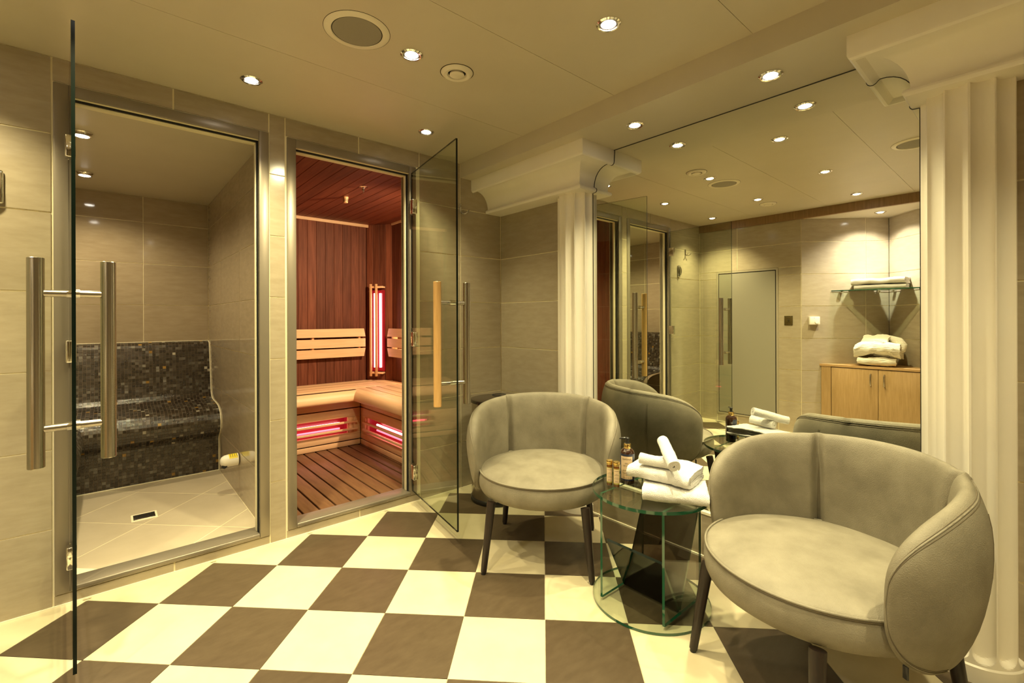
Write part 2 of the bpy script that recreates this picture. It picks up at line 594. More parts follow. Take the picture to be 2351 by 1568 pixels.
def niche_wall(name, p0, p1, joints):
    d = Vector((p1[0] - p0[0], p1[1] - p0[1])); ln = d.length; a = math.atan2(d.y, d.x)
    root = struct(name, mesh(boxv(0.0, ln, 0.003, 0.1, -0.02, 2.3), BOXF), 'grout')
    root.location = (p0[0], p0[1], 0); root.rotation_euler = (0, 0, a)
    for x0, x1, z0, z1 in rows(0, ln, 2.036, joints=joints):
        pbox('tile', x0 + 0.0028, x1 - 0.0028, 0, 0.01, z0 + 0.0028, z1 - 0.0028, 'wall_tile', root)
    return root


# local +y of each niche wall points out of the room
niche_wall('wall_niche_right', NC, (XB, 1.5), (0.207,))
nw = niche_wall('wall_niche_left', (XB, 0.39), NC, (0.19,))

# ---- ceiling
ceiling = struct('ceiling', boxes([(XB - 0.1, XS, YF - 0.1, YL + 0.05, ZC + 0.004, ZC + 0.12)]), 'ceiling_paint')
seams = [YL + 0.003, 1.893, 1.276, 0.677, 0.07, -0.53, YF]
for a, b_ in zip(seams[:-1], seams[1:]):
    pbox('ceiling_panel', XB, XS, b_ + 0.0008, a - 0.0008, ZC, ZC + 0.006, 'ceiling_paint', ceiling)
sof = struct('ceiling_soffit', boxes([(XS, 2.1, YF - 0.1, YL + 0.003, ZS, ZC + 0.12)]), 'ceiling_paint')
nich = struct('ceiling_niche', prism([(XB - 0.02, 1.5), (XB - 0.02, 0.39), (NC[0] - 0.05, NC[1])], 2.036, 2.06), 'ceiling_paint')
struct('trim_oak_fascia', boxes([(XB - 0.02, XB + 0.012, YF, YL, 2.036, ZC)]), 'oak_dark')
# caulk beads at floor level
struct('trim_caulk_left', boxes([(XB, XR, YL - 0.004, YL + 0.002, 0, 0.007)]), 'caulk')
struct('trim_caulk_right', boxes([(XR - 0.006, XR + 0.002, YF, YL, 0, 0.009)]), 'caulk')
struct('trim_mirror_ledge', boxes([(XR - 0.003, XR + 0.018, 0.155, 1.8, 0.199, 0.211)]), 'caulk')
struct('trim_caulk_back', boxes([(XB - 0.002, XB + 0.004, 1.5, YL, 0, 0.007)]), 'caulk')


# ---- door frames
def door_frame(name, x0, x1, hinge_left):
    root = struct(name)
    w_ = 0.043
    zt = 2.020
    ya, yb = YL - 0.005, YL + D1
    pbox('jamb', x0 - w_, x0, ya, yb, 0.047, zt, 'frame_metal', root, 0.002)
    pbox('jamb', x1, x1 + w_, ya, yb, 0.047, zt, 'frame_metal', root, 0.002)
    pbox('head', x0, x1, ya, yb, 1.977, zt, 'frame_metal', root, 0.002)
    s_ = pbox('sill', x0, x1, YL - 0.006, yb, 0.047, 0.068, 'frame_metal', root, 0.004)
    for xx in (x0, x1):
        sg = 1 if xx == x0 else -1
        a, b_ = sorted((xx, xx + sg * 0.009))
        pbox('seal', a, b_, YL + 0.036, YL + 0.060, 0.068, 1.977, 'seal', root, 0.003)
        a, b_ = sorted((xx, xx + sg * 0.005))
        pbox('dark_gap', a, b_, YL + 0.018, YL + 0.035, 0.068, 1.977, 'black_gap', root)
    pbox('seal', x0, x1, YL + 0.036, YL + 0.060, 1.965, 1.977, 'seal', root, 0.003)
    pbox('dark_gap', x0, x1, YL + 0.018, YL + 0.035, 1.970, 1.977, 'black_gap', root)
    return root


door_frame('door_1', OPEN1[0], OPEN1[1], True)
door_frame('door_2', OPEN2[0], OPEN2[1], False)

# white hatch door
d3 = struct('door_3')
fwid = 0.017
for nm, a in (('frame', (HY0, HY0 + fwid, HZ0, HZ1)), ('frame', (HY1 - fwid, HY1, HZ0, HZ1)), ('frame', (HY0, HY1, HZ1 - fwid, HZ1)), ('frame', (HY0, HY1, HZ0, HZ0 + fwid))):
    pbox(nm, XB - 0.01, XB + 0.004, a[0], a[1], a[2], a[3], 'panel_frame', d3)
pbox('dark_gap', XB - 0.0028, XB - 0.001, HY0, HY1, HZ0, HZ1, 'black_gap', d3)
pbox('door_leaf', XB - 0.008, XB + 0.003, HY0 + fwid + 0.009, HY1 - fwid - 0.007, HZ0 + fwid + 0.007, HZ1 - fwid - 0.009, 'panel_door', d3)


# ================================================================== LIGHTS
def downlight(loc, label, group, disc='lamp_disc', power=LAMP_W, col=LAMP_COL, cone=112, r=0.042, aim=None):
    t = thing('downlight', label, 'downlight', loc, 0, group)
    ring = lathe([(r * 0.70, -0.001), (r * 0.74, -0.006), (r * 0.86, -0.007), (r, -0.003), (r + 0.001, 0.002), (r * 0.70, 0.002)], 40, cap=False)
    put('ring', ring, 'chrome', t)
    put('baffle', lathe([(r * 0.70, -0.004), (r * 0.60, -0.0035), (r * 0.60, 0.001), (r * 0.70, 0.001)], 32, cap=False), 'frame_metal', t)
    put('bulb', lathe([(0, -0.0085), (r * 0.3, -0.008), (r * 0.52, -0.005), (r * 0.6, -0.0015), (0, -0.0015)], 32, cap=False), disc, t)
    ld = bpy.data.lights.new('lamp', 'SPOT')
    ld.energy = power; ld.color = col; ld.spot_size = R(cone); ld.spot_blend = 1.0; ld.shadow_soft_size = 0.022
    lo = bpy.data.objects.new('lamp', ld); COL.objects.link(lo); lo.parent = t; lo.location = (0, 0, -0.012)
    if aim:
        lo.rotation_euler = (Vector(aim) - Vector(loc)).to_track_quat('-Z', 'Y').to_euler()
    return t


G = 'recessed downlights of the lounge ceiling'
for (x, y, s_) in [(0.458, 2.190, 'above the steam room doorway'), (1.298, 2.186, 'above the sauna doorway'),
                   (0.877, 1.583, 'between the round speaker and the round air vent'), (1.298, 0.978, 'nearest the lowered soffit, alone at the top'),
                   (0.42, 0.99, 'middle one of the camera row in the mirror'),
                   (-0.45, 1.00, 'by the oak fascia and niche in the mirror'),
                   (-0.02, 1.60, 'beside the second air vent, seen in the mirror'),
                   (-0.45, 2.20, 'in the hatch corner, seen in the mirror'),
                   (0.42, -0.25, 'behind the camera near the front wall'), (1.298, -0.25, 'behind the camera by the right column')]:
    tilt = (0.63, YL, 1.0) if (x, y) == (0.877, 1.583) else None      # gimbal lamp turned to the pier between the doors
    downlight((x, y, ZC), 'round recessed downlight in cream ceiling, ' + s_, G, aim=tilt, cone=80 if tilt else 112)
for (x, y, s_) in [(1.887, 1.271, 'close to the far fluted column'), (1.890, 0.675, 'close to the near fluted column')]:
    downlight((x, y, ZS), 'round recessed downlight in lowered soffit above the mirror, ' + s_, 'soffit downlights', power=LAMP_W * 0.8)
downlight((-0.985, 0.945, 2.036), 'white round downlight over the corner shelf niche, seen in the mirror', 'niche downlight', 'lamp_disc_white', 88, (1.0, 0.93, 0.82), 138)

# ---- vents and speakers
vent = thing('air_vent', 'round cream air vent in the ceiling beside the downlight between the doors', 'vent', (1.083, 1.579, ZC), 0, 'ceiling air vents')
put('collar', lathe([(0.036, -0.002), (0.040, -0.010), (0.052, -0.012), (0.062, -0.006), (0.066, 0.0), (0.036, 0.0)], 48, cap=False), 'cream_metal', vent)
put('throat', lathe([(0, -0.0012), (0.038, -0.0012), (0.038, 0.0), (0, 0.0)], 32, cap=False), 'black_gap', vent)
put('shadow_ring', lathe([(0.0655, -0.0012), (0.0685, -0.0012), (0.0685, 0), (0.0655, 0)], 48, cap=False), 'brass_dark', vent)
put('disc', lathe([(0, -0.015), (0.024, -0.0145), (0.030, -0.011), (0.029, -0.005), (0.005, -0.003), (0, -0.003)], 40, cap=False), 'cream_metal', vent)
copy_thing(vent, (-0.25, 1.60, ZC), 0, 'round cream air vent in the ceiling near the oak fascia, seen in the mirror')
spk = thing('ceiling_speaker', 'large round ceiling speaker with grey grille and cream rim near the steam door', 'speaker', (0.662, 1.579, ZC), 0, 'ceiling speakers')
put('rim', lathe([(0.085, -0.0025), (0.088, -0.006), (0.104, -0.005), (0.111, -0.001), (0.111, 0.0), (0.085, 0.0)], 56, cap=False), 'cream_metal', spk)
put('shadow_ring', lathe([(0.1105, -0.0006), (0.1125, -0.0006), (0.1125, 0), (0.1105, 0)], 56, cap=False), 'brass_dark', spk)
put('inner_ring', lathe([(0.0825, -0.0030), (0.0862, -0.0030), (0.0862, 0), (0.0825, 0)], 56, cap=False), 'black_gap', spk)
put('grille', lathe([(0, -0.006), (0.06, -0.0055), (0.082, -0.004), (0.0845, -0.001), (0, -0.001)], 48, cap=False), 'grille', spk)
copy_thing(spk, (0.63, 0.485, ZC), 0, 'round ceiling speaker glimpsed in the mirror beside the near column')


# ================================================================== COLUMNS AND CORNICES
def column_mesh(Rr=0.118, ztop=1.82):
    vs, fs = [], []
    angs = np.radians(np.linspace(-96, 96, 289))
    zs = [0, 0.03, 0.05, 0.055] + [0.06 + 0.0035 * k for k in range(14)] + [0.16, 0.4, 0.8, 1.2, 1.6, ztop]
    sp, ph, hw = 28.5, -4.0, 12.9
    for z in zs:
        for a in angs:
            d = math.degrees(a)
            u = ((d - ph + sp) % sp) - sp / 2     # offset from the flute centre
            arc = abs(u) / hw
            depth = 0.0
            if arc < 1:
                zi = 0.062 + 0.026 * (1 - math.sqrt(1 - arc * arc))
                k = max(0.0, min(1.0, (z - zi) / 0.012))
                depth = 0.0185 * math.sqrt(1 - arc * arc) * k
            rr = Rr - depth + (0.004 if z < 0.052 else 0)
            vs.append((-rr * math.cos(a), rr * math.sin(a), z))
    n = len(angs)
    for i in range(len(zs) - 1):
        for k in range(n - 1):
            fs.append((i * n + k, (i + 1) * n + k, (i + 1) * n + k + 1, i * n + k + 1))
    t0 = (len(zs) - 1) * n
    fs.append(tuple(range(t0, t0 + n)))
    return mesh(vs, fs, 17)


cm_ = column_mesh()
for yy, s_ in ((1.80, 'beside the tiled recess behind the far armchair'), (0.155, 'at the right edge, behind the near armchair')):
    c = put('fluted_column', cm_, 'column_paint', None, (2.088, yy, 0))
    tag(c, 'cream fluted half column against the mirror, ' + s_, 'column', 'fluted half columns')

PROF = [(0.0, 1.817), (0.010, 1.818), (0.015, 1.823), (0.017, 1.829), (0.015, 1.836), (0.010, 1.841), (0.0, 1.844), (-0.002, 1.852),
        (0.001, 1.872), (0.006, 1.890), (0.014, 1.908), (0.026, 1.925), (0.042, 1.940), (0.060, 1.950), (0.080, 1.956), (0.098, 1.957),
        (0.104, 1.953), (0.110, 1.946), (0.118, 1.942), (0.127, 1.943), (0.134, 1.949), (0.137, 1.957), (0.137, ZS + 0.001)]


def cornice(path_fn, bottom):
    vs, fs = [], []
    for o_, z in PROF:
        for p in path_fn(o_):
            vs.append((p[0], p[1], z))
    n = len(path_fn(0))
    for i in range(len(PROF) - 1):
        for k in range(n - 1):
            fs.append((i * n + k, i * n + k + 1, (i + 1) * n + k + 1, (i + 1) * n + k))
    k = len(vs)
    vs += [(x, y, 1.817) for x, y in bottom]
    fs.append(tuple(range(k, k + len(bottom))))
    return fixn(mesh(vs, fs, 28))


BX = 1.957
pa = lambda o_: [(BX - o_, YL), (BX - o_, 1.672 - o_), (XMIR + 0.004, 1.672 - o_)]
pb = lambda o_: [(XMIR + 0.004, 0.283 + o_), (BX - o_, 0.283 + o_), (BX - o_, YF)]
c1 = put('cornice', cornice(pa, [(BX, YL), (BX, 1.672), (2.09, 1.672), (2.09, YL)]), 'column_paint')
tag(c1, 'cream cove cornice over the far column, running to the tiled corner', 'cornice', 'cove cornices')
c2 = put('cornice', cornice(pb, [(2.09, 0.283), (BX, 0.283), (BX, YF), (2.09, YF)]), 'column_paint')
tag(c2, 'cream cove cornice over the near column at the upper right', 'cornice', 'cove cornices')

# mirror with its black edge seal
mir = thing('wall_mirror', 'large frameless wall mirror between the two fluted columns', 'mirror', (XMIR, 0.977, 0.211))
pbox('mirror_pane', 0.0, 0.006, -0.83, 0.83, 0.0, ZS - 0.211 - 0.001, 'mirror', mir)
lp = [(-0.001, 1.530 - 0.977, ZS - 0.213)] + [(-0.001, 1.672 - o_ - 0.977 - 0.001, z - 0.211) for o_, z in PROF[::-1][1:]] + [(-0.001, 1.6815 - 0.977, 1.815 - 0.211), (-0.001, 1.6815 - 0.977, 0.0)]
rp = [(-0.001, 0.283 + o_ - 0.977 + 0.001, z - 0.211) for o_, z in PROF[::-1]] + [(-0.001, 0.274 - 0.977, 1.815 - 0.211), (-0.001, 0.274 - 0.977, 0.0)]
put('edge_seal', tube(lp, 0.0018, 6), 'black_seal', mir)
put('edge_seal', tube(rp, 0.0018, 6), 'black_seal', mir)
put('edge_seal', tube([(-0.001, 0.42 - 0.977, ZS - 0.213), (-0.001, 1.535 - 0.977, ZS - 0.213)], 0.0018, 6), 'black_seal', mir)


# ================================================================== GLASS DOORS
def hinge_part(parent, zc, side, pin=0.0):
    h = put('hinge', bx(0.050, 0.030, 0.085, 0.004, 'chrome'), 'chrome', parent, (0.030, 0, zc))
    put('knuckle', lathe([(0.0, -0.043), (0.0075, -0.043), (0.0075, -0.015), (0.0068, -0.0145), (0.0075, -0.014), (0.0075, 0.014), (0.0068, 0.0145), (0.0075, 0.015), (0.0075, 0.043), (0.0, 0.043)], 16, cap=False), 'chrome', h, (-0.030, 0, 0))
    return h


def glass_door(name, label, hx, hy, ex, ey, wood_side):
    """local +x runs from the hinge to the free edge"""
    d = Vector((ex - hx, ey - hy)); ln = d.length
    t = thing(name, label, 'glass door', (hx, hy, 0), math.atan2(d.y, d.x), 'open glass cabin doors')
    pane('pane', (ln - 0.004, 0.009, 1.897), 'door_glass', 'dark_edge', t, (ln / 2 + 0.002, 0, 0.0775 + 0.9485))
    for zc in (1.768, 0.985, 0.198):
        hinge_part(t, zc, 1)
    hxp = ln - 0.057
    for sgn in (-1, 1):
        wood = sgn == wood_side
        bar = put('handle_bar', lathe([(0, 0), (0.0175, 0.0), (0.019, 0.0015), (0.019, 0.6035), (0.0175, 0.605), (0, 0.605)], 28, cap=False), 'beech' if wood else 'steel', t, (hxp, sgn * 0.079, 0.680),
                  label='round beech wood handle bar' if wood else 'brushed steel handle bar')
        for zb in (0.110, 0.503):
            st = tube([(0, -sgn * 0.075, zb), (0, -sgn * 0.012, zb)], 0.0105, 20)
            s_ = put('standoff', st, 'steel', bar)
    for zb in (0.790, 1.183):
        put('handle_washer', tube([(hxp, -0.0145, zb), (hxp, 0.0145, zb)], 0.0125, 20), 'chrome', t)
    return t


glass_door('glass_door', 'open frameless glass door of the steam room, seen edge on, with two steel bar handles', -0.110, YL - 0.012, -0.0755, 1.845, 0)
glass_door('glass_door', 'open frameless glass door of the sauna with one wooden and one steel handle bar', 1.372, YL - 0.012, 1.268, 1.853, 1 * -1)

# ================================================================== STEAM ROOM
SX1, SY1, SZ0, SZ1 = 0.597, 4.33, 0.03, 2.008
SXL = -0.76
SYF = YL + D1
struct('ceiling_steam', boxes([(SXL - 0.1, SX1 + 0.02, SYF, SY1 + 0.1, SZ1, SZ1 + 0.08)]), 'ceiling_paint')
sfl = struct('floor_steam', boxes([(SXL - 0.1, SX1 + 0.02, SYF - 0.02, SY1 + 0.1, -0.05, SZ0 - 0.0006)]), 'grout')
for i in range(-12, 12):
    for j in range(4, 20):
        h = 0.425
        q = [g2w(0.02 + h * a, 0.17 + h * b_) for a, b_ in ((i, j), (i + 1, j), (i + 1, j + 1), (i, j + 1))]
        # leave the drain free
        pl = clip(q, (SXL, SX1, SYF - 0.01, 3.90))
        if len(pl) < 3 or area(pl) < 0.0008:
            continue
        put('floor_tile', prism(inset(pl, 0.0022), SZ0 - 0.01, SZ0), 'steam_floor_tile', sfl)
swb = struct('wall_steam_back', boxes([(SXL - 0.1, SX1 + 0.02, SY1 + 0.003, SY1 + 0.1, -0.05, 2.1)]), 'grout')
tiles_y(swb, SY1, rows(SXL, SX1, SZ1, joints=(-0.406, 0.194)), 'steam_tile', gap=0.0022)
swr = struct('wall_steam_right', boxes([(SX1 + 0.003, SX1 + 0.05, SYF, SY1 + 0.1, -0.05, 2.1)]), 'grout')
tiles_x(swr, SX1, rows(SYF, SY1, SZ1, joints=(3.185, 3.779)), 'steam_tile', gap=0.0022)
swl = struct('wall_steam_left', boxes([(SXL - 0.1, SXL - 0.003, SYF, SY1 + 0.1, -0.05, 2.1)]), 'grout')
tiles_x(swl, SXL, rows(SYF, SY1, SZ1, joints=(3.185, 3.779)), 'steam_tile', face=1)

# heated bench with mosaic: profile (depth from the back wall plane, height)
BP = [(4.325, 0.939), (4.275, 0.925), (4.268, 0.905), (4.245, 0.80), (4.215, 0.65), (4.190, 0.55), (4.165, 0.522), (4.125, 0.508), (4.06, 0.501),
      (3.98, 0.497), (3.90, 0.488), (3.84, 0.470), (3.80, 0.440), (3.782, 0.400), (3.785, 0.355), (3.81, 0.315), (3.85, 0.285), (3.868, 0.262), (3.868, 0.20), (3.868, SZ0)]


def resample(prof, step):
    pts = [Vector(p) for p in prof]
    # smooth with a dense polyline
    cum = [0]
    for a, b_ in zip(pts[:-1], pts[1:]):
        cum.append(cum[-1] + (b_ - a).length)
    n = int(round(cum[-1] / step)); out = []
    for k in range(n + 1):
        s_ = cum[-1] * k / n
        i = max(0, min(len(pts) - 2, next((q for q in range(len(cum) - 1) if cum[q + 1] >= s_ - 1e-9), len(pts) - 2)))
        f = (s_ - cum[i]) / max(1e-9, cum[i + 1] - cum[i])
        out.append(pts[i].lerp(pts[i + 1], f))
    return out


PITCH = 0.0196
pr_ = resample(BP, PITCH)
LBX = -0.20          # front of the left-hand bench seat (as 3.868 for the back bench)
MCOL = [((0.028, 0.020, 0.014), 36), ((0.045, 0.034, 0.024), 30), ((0.075, 0.062, 0.048), 18), ((0.115, 0.105, 0.088), 8), ((0.20, 0.19, 0.165), 2.0), ((0.34, 0.19, 0.035), 0.9), ((0.42, 0.39, 0.31), 0.5)]
mc, mw = [c_[0] for c_ in MCOL], [c_[1] for c_ in MCOL]


def mosaic_run(to3, n_along, limit):
    """to3(u, p) -> 3d point; cells along u (metres) and along the profile pr_"""
    vs, fs, cols = [], [], []
    bv, bf = [], []
    g_ = 0.0011
    for i in range(n_along):
        u0, u1 = i * PITCH + g_, (i + 1) * PITCH - g_
        for k in range(len(pr_) - 1):
            a, b_ = pr_[k], pr_[k + 1]
            t = (b_ - a).normalized(); nn = Vector((t.y, -t.x))
            if nn.x > 0 and abs(nn.x) > 0.3:
                nn = -nn
            nrm = Vector((-abs(t.y), t.x * (1 if t.x < 0 else -1) * -1))
            nrm = Vector((t.y, -t.x))
            if nrm.x > 0.02 or (abs(nrm.x) <= 0.02 and nrm.y < 0):
                nrm = -nrm
            p0, p1 = a + t * g_, b_ - t * g_
            if not limit(u0, p0, u1, p1):
                continue
            h = 0.0014 + random.random() * 0.0006
            tilt = (random.random() - 0.5) * 0.0006
            q = [to3(u0, p0 + nrm * (h + tilt)), to3(u1, p0 + nrm * h), to3(u1, p1 + nrm * (h - tilt)), to3(u0, p1 + nrm * h)]
            w_ = [to3(u0 - g_ * .6, p0 - t * g_ * .6 - nrm * 0.001), to3(u1 + g_ * .6, p0 - t * g_ * .6 - nrm * 0.001), to3(u1 + g_ * .6, p1 + t * g_ * .6 - nrm * 0.001), to3(u0 - g_ * .6, p1 + t * g_ * .6 - nrm * 0.001)]
            s0 = len(vs); vs += q + w_
            ff = [(0, 1, 2, 3), (0, 4, 5, 1), (1, 5, 6, 2), (2, 6, 7, 3), (3, 7, 4, 0)]
            fs += [tuple(s0 + z for z in f) for f in ff]
            c_ = random.choices(mc, mw)[0]
            v_ = 0.75 + random.random() * 0.5
            cols += [(c_[0] * v_, c_[1] * v_, c_[2] * v_, 1)] * 5
    me = mesh(vs, fs)
    fixn(me)
    la = me.color_attributes.new('Col', 'FLOAT_COLOR', 'CORNER')
    buf = []
    for p, c_ in zip(me.polygons, cols):
        buf += list(c_) * p.loop_total
    la.data.foreach_set('color', buf)
    return me


bench = thing('steam_bench', 'built-in curved steam room bench covered in dark brown glass mosaic', 'bench', (0, 0, 0))
# solid body under the mosaic, back run and left run with a mitred inner corner
bv, bf = [], []
P2 = [(p.x, p.y) for p in pr_]
n = len(P2)
for xx in (SXL + 0.005, SX1 - 0.002):
    bv += [(xx, y, z) for y, z in P2]
for k in range(n - 1):
    bf.append((k, k + 1, n + k + 1, n + k))
put('body', fixn(mesh(bv, bf, 50)), 'mosaic_grout', bench)
nx = int((SX1 - (LBX - 0.55)) / PITCH)
mo = put('mosaic', mosaic_run(lambda u, p: (SX1 - 0.003 - u, p.x, p.y), nx, lambda u0, p0, u1, p1: True), 'mosaic', bench)
mo['kind'] = 'stuff'
# left run: same profile turned by 90 degrees, front face at x = LBX
off = LBX + 3.868
bv2, bf2 = [], []
for yy in (2.75, 4.32):
    bv2 += [(off - y, yy, z) for y, z in P2]
for k in range(n - 1):
    bf2.append((k, k + 1, n + k + 1, n + k))
put('body', fixn(mesh(bv2, bf2, 50)), 'mosaic_grout', bench)
ny = int((4.28 - 2.78) / PITCH)
mo = put('mosaic', mosaic_run(lambda u, p: (off - p.x, 4.28 - u, p.y), ny, lambda u0, p0, u1, p1: True), 'mosaic', bench)
mo['kind'] = 'stuff'
put('edge_trim', tube([(SX1 - 0.003, y - 0.002, z) for y, z in P2], 0.0035, 8), 'caulk', bench)
put('edge_trim', tube([(SX1 - 0.003, 4.325, 0.941), (LBX - 0.5, 4.325, 0.941)], 0.0025, 8), 'caulk', bench)
put('edge_trim', tube([(SX1, 3.865, SZ0 + 0.003), (LBX - 0.02, 3.865, SZ0 + 0.003)], 0.004, 8), 'caulk', bench)

dr = thing('floor_drain', 'small rectangular steel drain grate in the steam room floor', 'drain', (0.146, 3.231, SZ0))
pbox('drain_frame', -0.056, 0.056, -0.056, 0.056, -0.001, 0.0012, 'caulk', dr)
pbox('grate', -0.047, 0.047, -0.040, 0.040, 0.001, 0.003, 'steel', dr, 0.0008)
for i in range(5):
    for j in range(3):
        pbox('slot', -0.040 + 0.0165 * i, -0.027 + 0.0165 * i, -0.030 + 0.022 * j, -0.018 + 0.022 * j, 0.0029, 0.0034, 'black_gap', dr)

nz = thing('steam_nozzle', 'white steam outlet with yellow warning stickers on the steam room side wall', 'steam nozzle', (SX1, 3.215, 0.258))
NP = [(0.0, -0.098), (0.014, -0.097), (0.025, -0.090), (0.033, -0.076), (0.036, -0.055), (0.036, -0.006), (0.033, -0.004), (0, -0.004)]
nb = put('nozzle_body', lathe(NP, 32, cap=False), 'white_plastic', nz, (0, 0, 0), (0, R(90), 0))
put('gap_ring', lathe([(0, -0.005), (0.031, -0.005), (0.031, 0.0), (0, 0.0)], 24, cap=False), 'black_gap', nz, (0, 0, 0), (0, R(90), 0))


def sticker(x0, x1, a0, a1, r_):
    vs, fs = [], []
    n_ = 10
    for k in range(n_ + 1):
        a = R(a0 + (a1 - a0) * k / n_)
        vs += [(x0, -r_ * math.cos(a), r_ * math.sin(a)), (x1, -r_ * math.cos(a), r_ * math.sin(a))]
    for k in range(n_):
        fs.append((2 * k, 2 * k + 1, 2 * k + 3, 2 * k + 2))
    return mesh(vs, fs, 60)


put('sticker', sticker(-0.055, -0.010, 28, 105, 0.0366), 'yellow_sticker', nz)
for k in range(4):
    put('sticker_line', sticker(-0.048 + 0.011 * k, -0.0455 + 0.011 * k, 40, 90, 0.0370), 'ink', nz)
put('outlet', lathe([(0, -0.003), (0.012, -0.002), (0.014, 0.002), (0, 0.003)], 20, cap=False), 'black_gap', nz, (-0.078, -0.020, -0.026), (R(60), R(-25), 0))


def surface_lamp(loc, label):
    t = thing('steam_lamp', label, 'ceiling lamp', loc, 0, 'steam room ceiling lamps')
    put('housing', lathe([(0.028, -0.020), (0.036, -0.018), (0.038, -0.006), (0.040, -0.004), (0.040, 0.0), (0, 0.0)], 36, cap=False), 'chrome', t)
    put('bulb', lathe([(0, -0.024), (0.018, -0.023), (0.028, -0.020), (0, -0.018)], 28, cap=False), 'lamp_disc', t)
    ld = bpy.data.lights.new('lamp', 'SPOT'); ld.energy = 28; ld.color = (1.0, 0.82, 0.47); ld.spot_size = R(150); ld.spot_blend = 0.7; ld.shadow_soft_size = 0.02
    lo = bpy.data.objects.new('lamp', ld); COL.objects.link(lo); lo.parent = t; lo.location = (0, 0, -0.028)


surface_lamp((-0.094, 3.03, SZ1), 'small round steel ceiling lamp of the steam room, the one nearer the door')
surface_lamp((-0.107, 3.85, SZ1), 'small round steel ceiling lamp of the steam room, the one over the bench')

# ================================================================== SAUNA
AX0, AX1, AY0, AY1, AZ0, AZ1 = 0.70, 2.06, YL + D1, 4.33, 0.05, 2.02
DG0, DG1 = (1.90, AY1), (AX1, 4.11)         # diagonal corner panel
sw = struct('wall_sauna_back', boxes([(AX0 - 0.02, AX1 + 0.1, AY1 + 0.016, AY1 + 0.1, -0.05, 2.1)]), 'black_gap')
x = 1.268 - 0.0795 * 7
while x < 1.897:
    x1 = min(x + 0.0795, 1.898)
    if x1 - x > 0.02 and x1 > AX0:
        pbox('plank', max(x, AX0) + 0.0006, x1 - 0.0006, AY1, AY1 + 0.016, AZ0 - 0.04, AZ1, 'cedar', sw, 0.0018, seg=1)
    x += 0.0795
struct('trim_sauna_back', boxes([(AX0, 1.925, AY1 - 0.018, AY1, AZ1 - 0.026, AZ1)]), 'alder_x')
sr = struct('wall_sauna_right', boxes([(AX1 + 0.016, AX1 + 0.1, AY0, AY1 + 0.1, -0.05, 2.1)]), 'black_gap')
y = 4.11
while y > AY0 + 0.01:
    y0 = max(y - 0.0795, AY0)
    pbox('plank', AX1, AX1 + 0.016, y0 + 0.0006, y - 0.0006, AZ0 - 0.04, AZ1, 'cedar', sr, 0.0018, seg=1)
    y -= 0.0795
struct('trim_sauna_right', boxes([(AX1 - 0.014, AX1, AY0, 4.10, AZ1 - 0.016, AZ1)]), 'alder_y')
sl = struct('wall_sauna_left', boxes([(AX0 - 0.05, AX0 - 0.016, AY0, AY1 + 0.1, -0.05, 2.1)]), 'black_gap')
y = AY1
while y > AY0 + 0.01:
    y0 = max(y - 0.0795, AY0)
    pbox('plank', AX0 - 0.016, AX0, y0 + 0.0006, y - 0.0006, AZ0 - 0.04, AZ1, 'cedar', sl, 0.0018, seg=1)
    y -= 0.0795
# diagonal panel
dd = Vector((DG1[0] - DG0[0], DG1[1] - DG0[1])); dl = dd.length; da = math.atan2(dd.y, dd.x)
sd = struct('wall_sauna_diagonal', mesh(boxv(0, dl, 0.016, 0.05, -0.05, 2.02), BOXF), 'black_gap')
sd.location = (DG0[0], DG0[1], 0); sd.rotation_euler = (0, 0, da)
for k in range(4):
    pbox('plank', dl / 4 * k + 0.0006, dl / 4 * (k + 1) - 0.0006, 0, 0.016, AZ0 - 0.04, AZ1, 'cedar', sd, 0.0018, seg=1)
sc_ = struct('ceiling_sauna', boxes([(AX0 - 0.05, AX1 + 0.1, AY0, AY1 + 0.1, AZ1 + 0.014, AZ1 + 0.09)]), 'black_gap')
x = 1.237 - 0.0795 * 7
while x < AX1:
    pbox('plank', max(x, AX0) + 0.0009, min(x + 0.0795, AX1) - 0.0009, AY0, AY1, AZ1, AZ1 + 0.014, 'cedar_ceiling', sc_, 0.002, seg=1)
    x += 0.0795
sf = struct('floor_sauna', boxes([(AX0 - 0.05, AX1 + 0.1, AY0 - 0.01, AY1 + 0.1, -0.05, 0.012)]), 'black_gap')
x = 0.795 - 0.0888 * 1
while x < 1.66:
    pbox('floor_slat', max(x, AX0) + 0.005, min(x + 0.0888, 1.68) - 0.005, AY0 + 0.003, 3.80, AZ0 - 0.028, AZ0, 'floor_slat', sf, 0.003)
    x += 0.0888

# benches
BZ = 0.515
bn = thing('sauna_bench', 'slatted wooden sauna bench along the back wall with rounded front edge', 'bench', (0, 0, 0), 0, 'sauna benches')
for y0, y1 in ((3.762, 3.853), (3.861, 3.967), (3.975, 4.088), (4.096, 4.24), (4.248, 4.328)):
    pbox('seat_slat', AX0 + 0.002, 1.565 if y0 < 3.77 else AX1 - 0.003, y0, y1, BZ - 0.026, BZ, 'alder_x', bn, 0.002)
NOSE = [(0.06, 0.0), (0.012, 0.0), (-0.012, -0.005), (-0.030, -0.016), (-0.043, -0.034), (-0.050, -0.055), (-0.050, -0.072), (-0.044, -0.082), (-0.034, -0.086), (-0.018, -0.086), (-0.018, -0.03), (0.06, -0.03)]


def extrude_prof(prof, fn, a, b_):
    n_ = len(prof)
    vs = [fn(p, a) for p in prof] + [fn(p, b_) for p in prof]
    fs = [tuple(range(n_)), tuple(range(n_, 2 * n_))[::-1]]
    for i in range(n_):
        j = (i + 1) % n_
        fs.append((i, j, n_ + j, n_ + i))
    return fixn(mesh(vs, fs, 40))


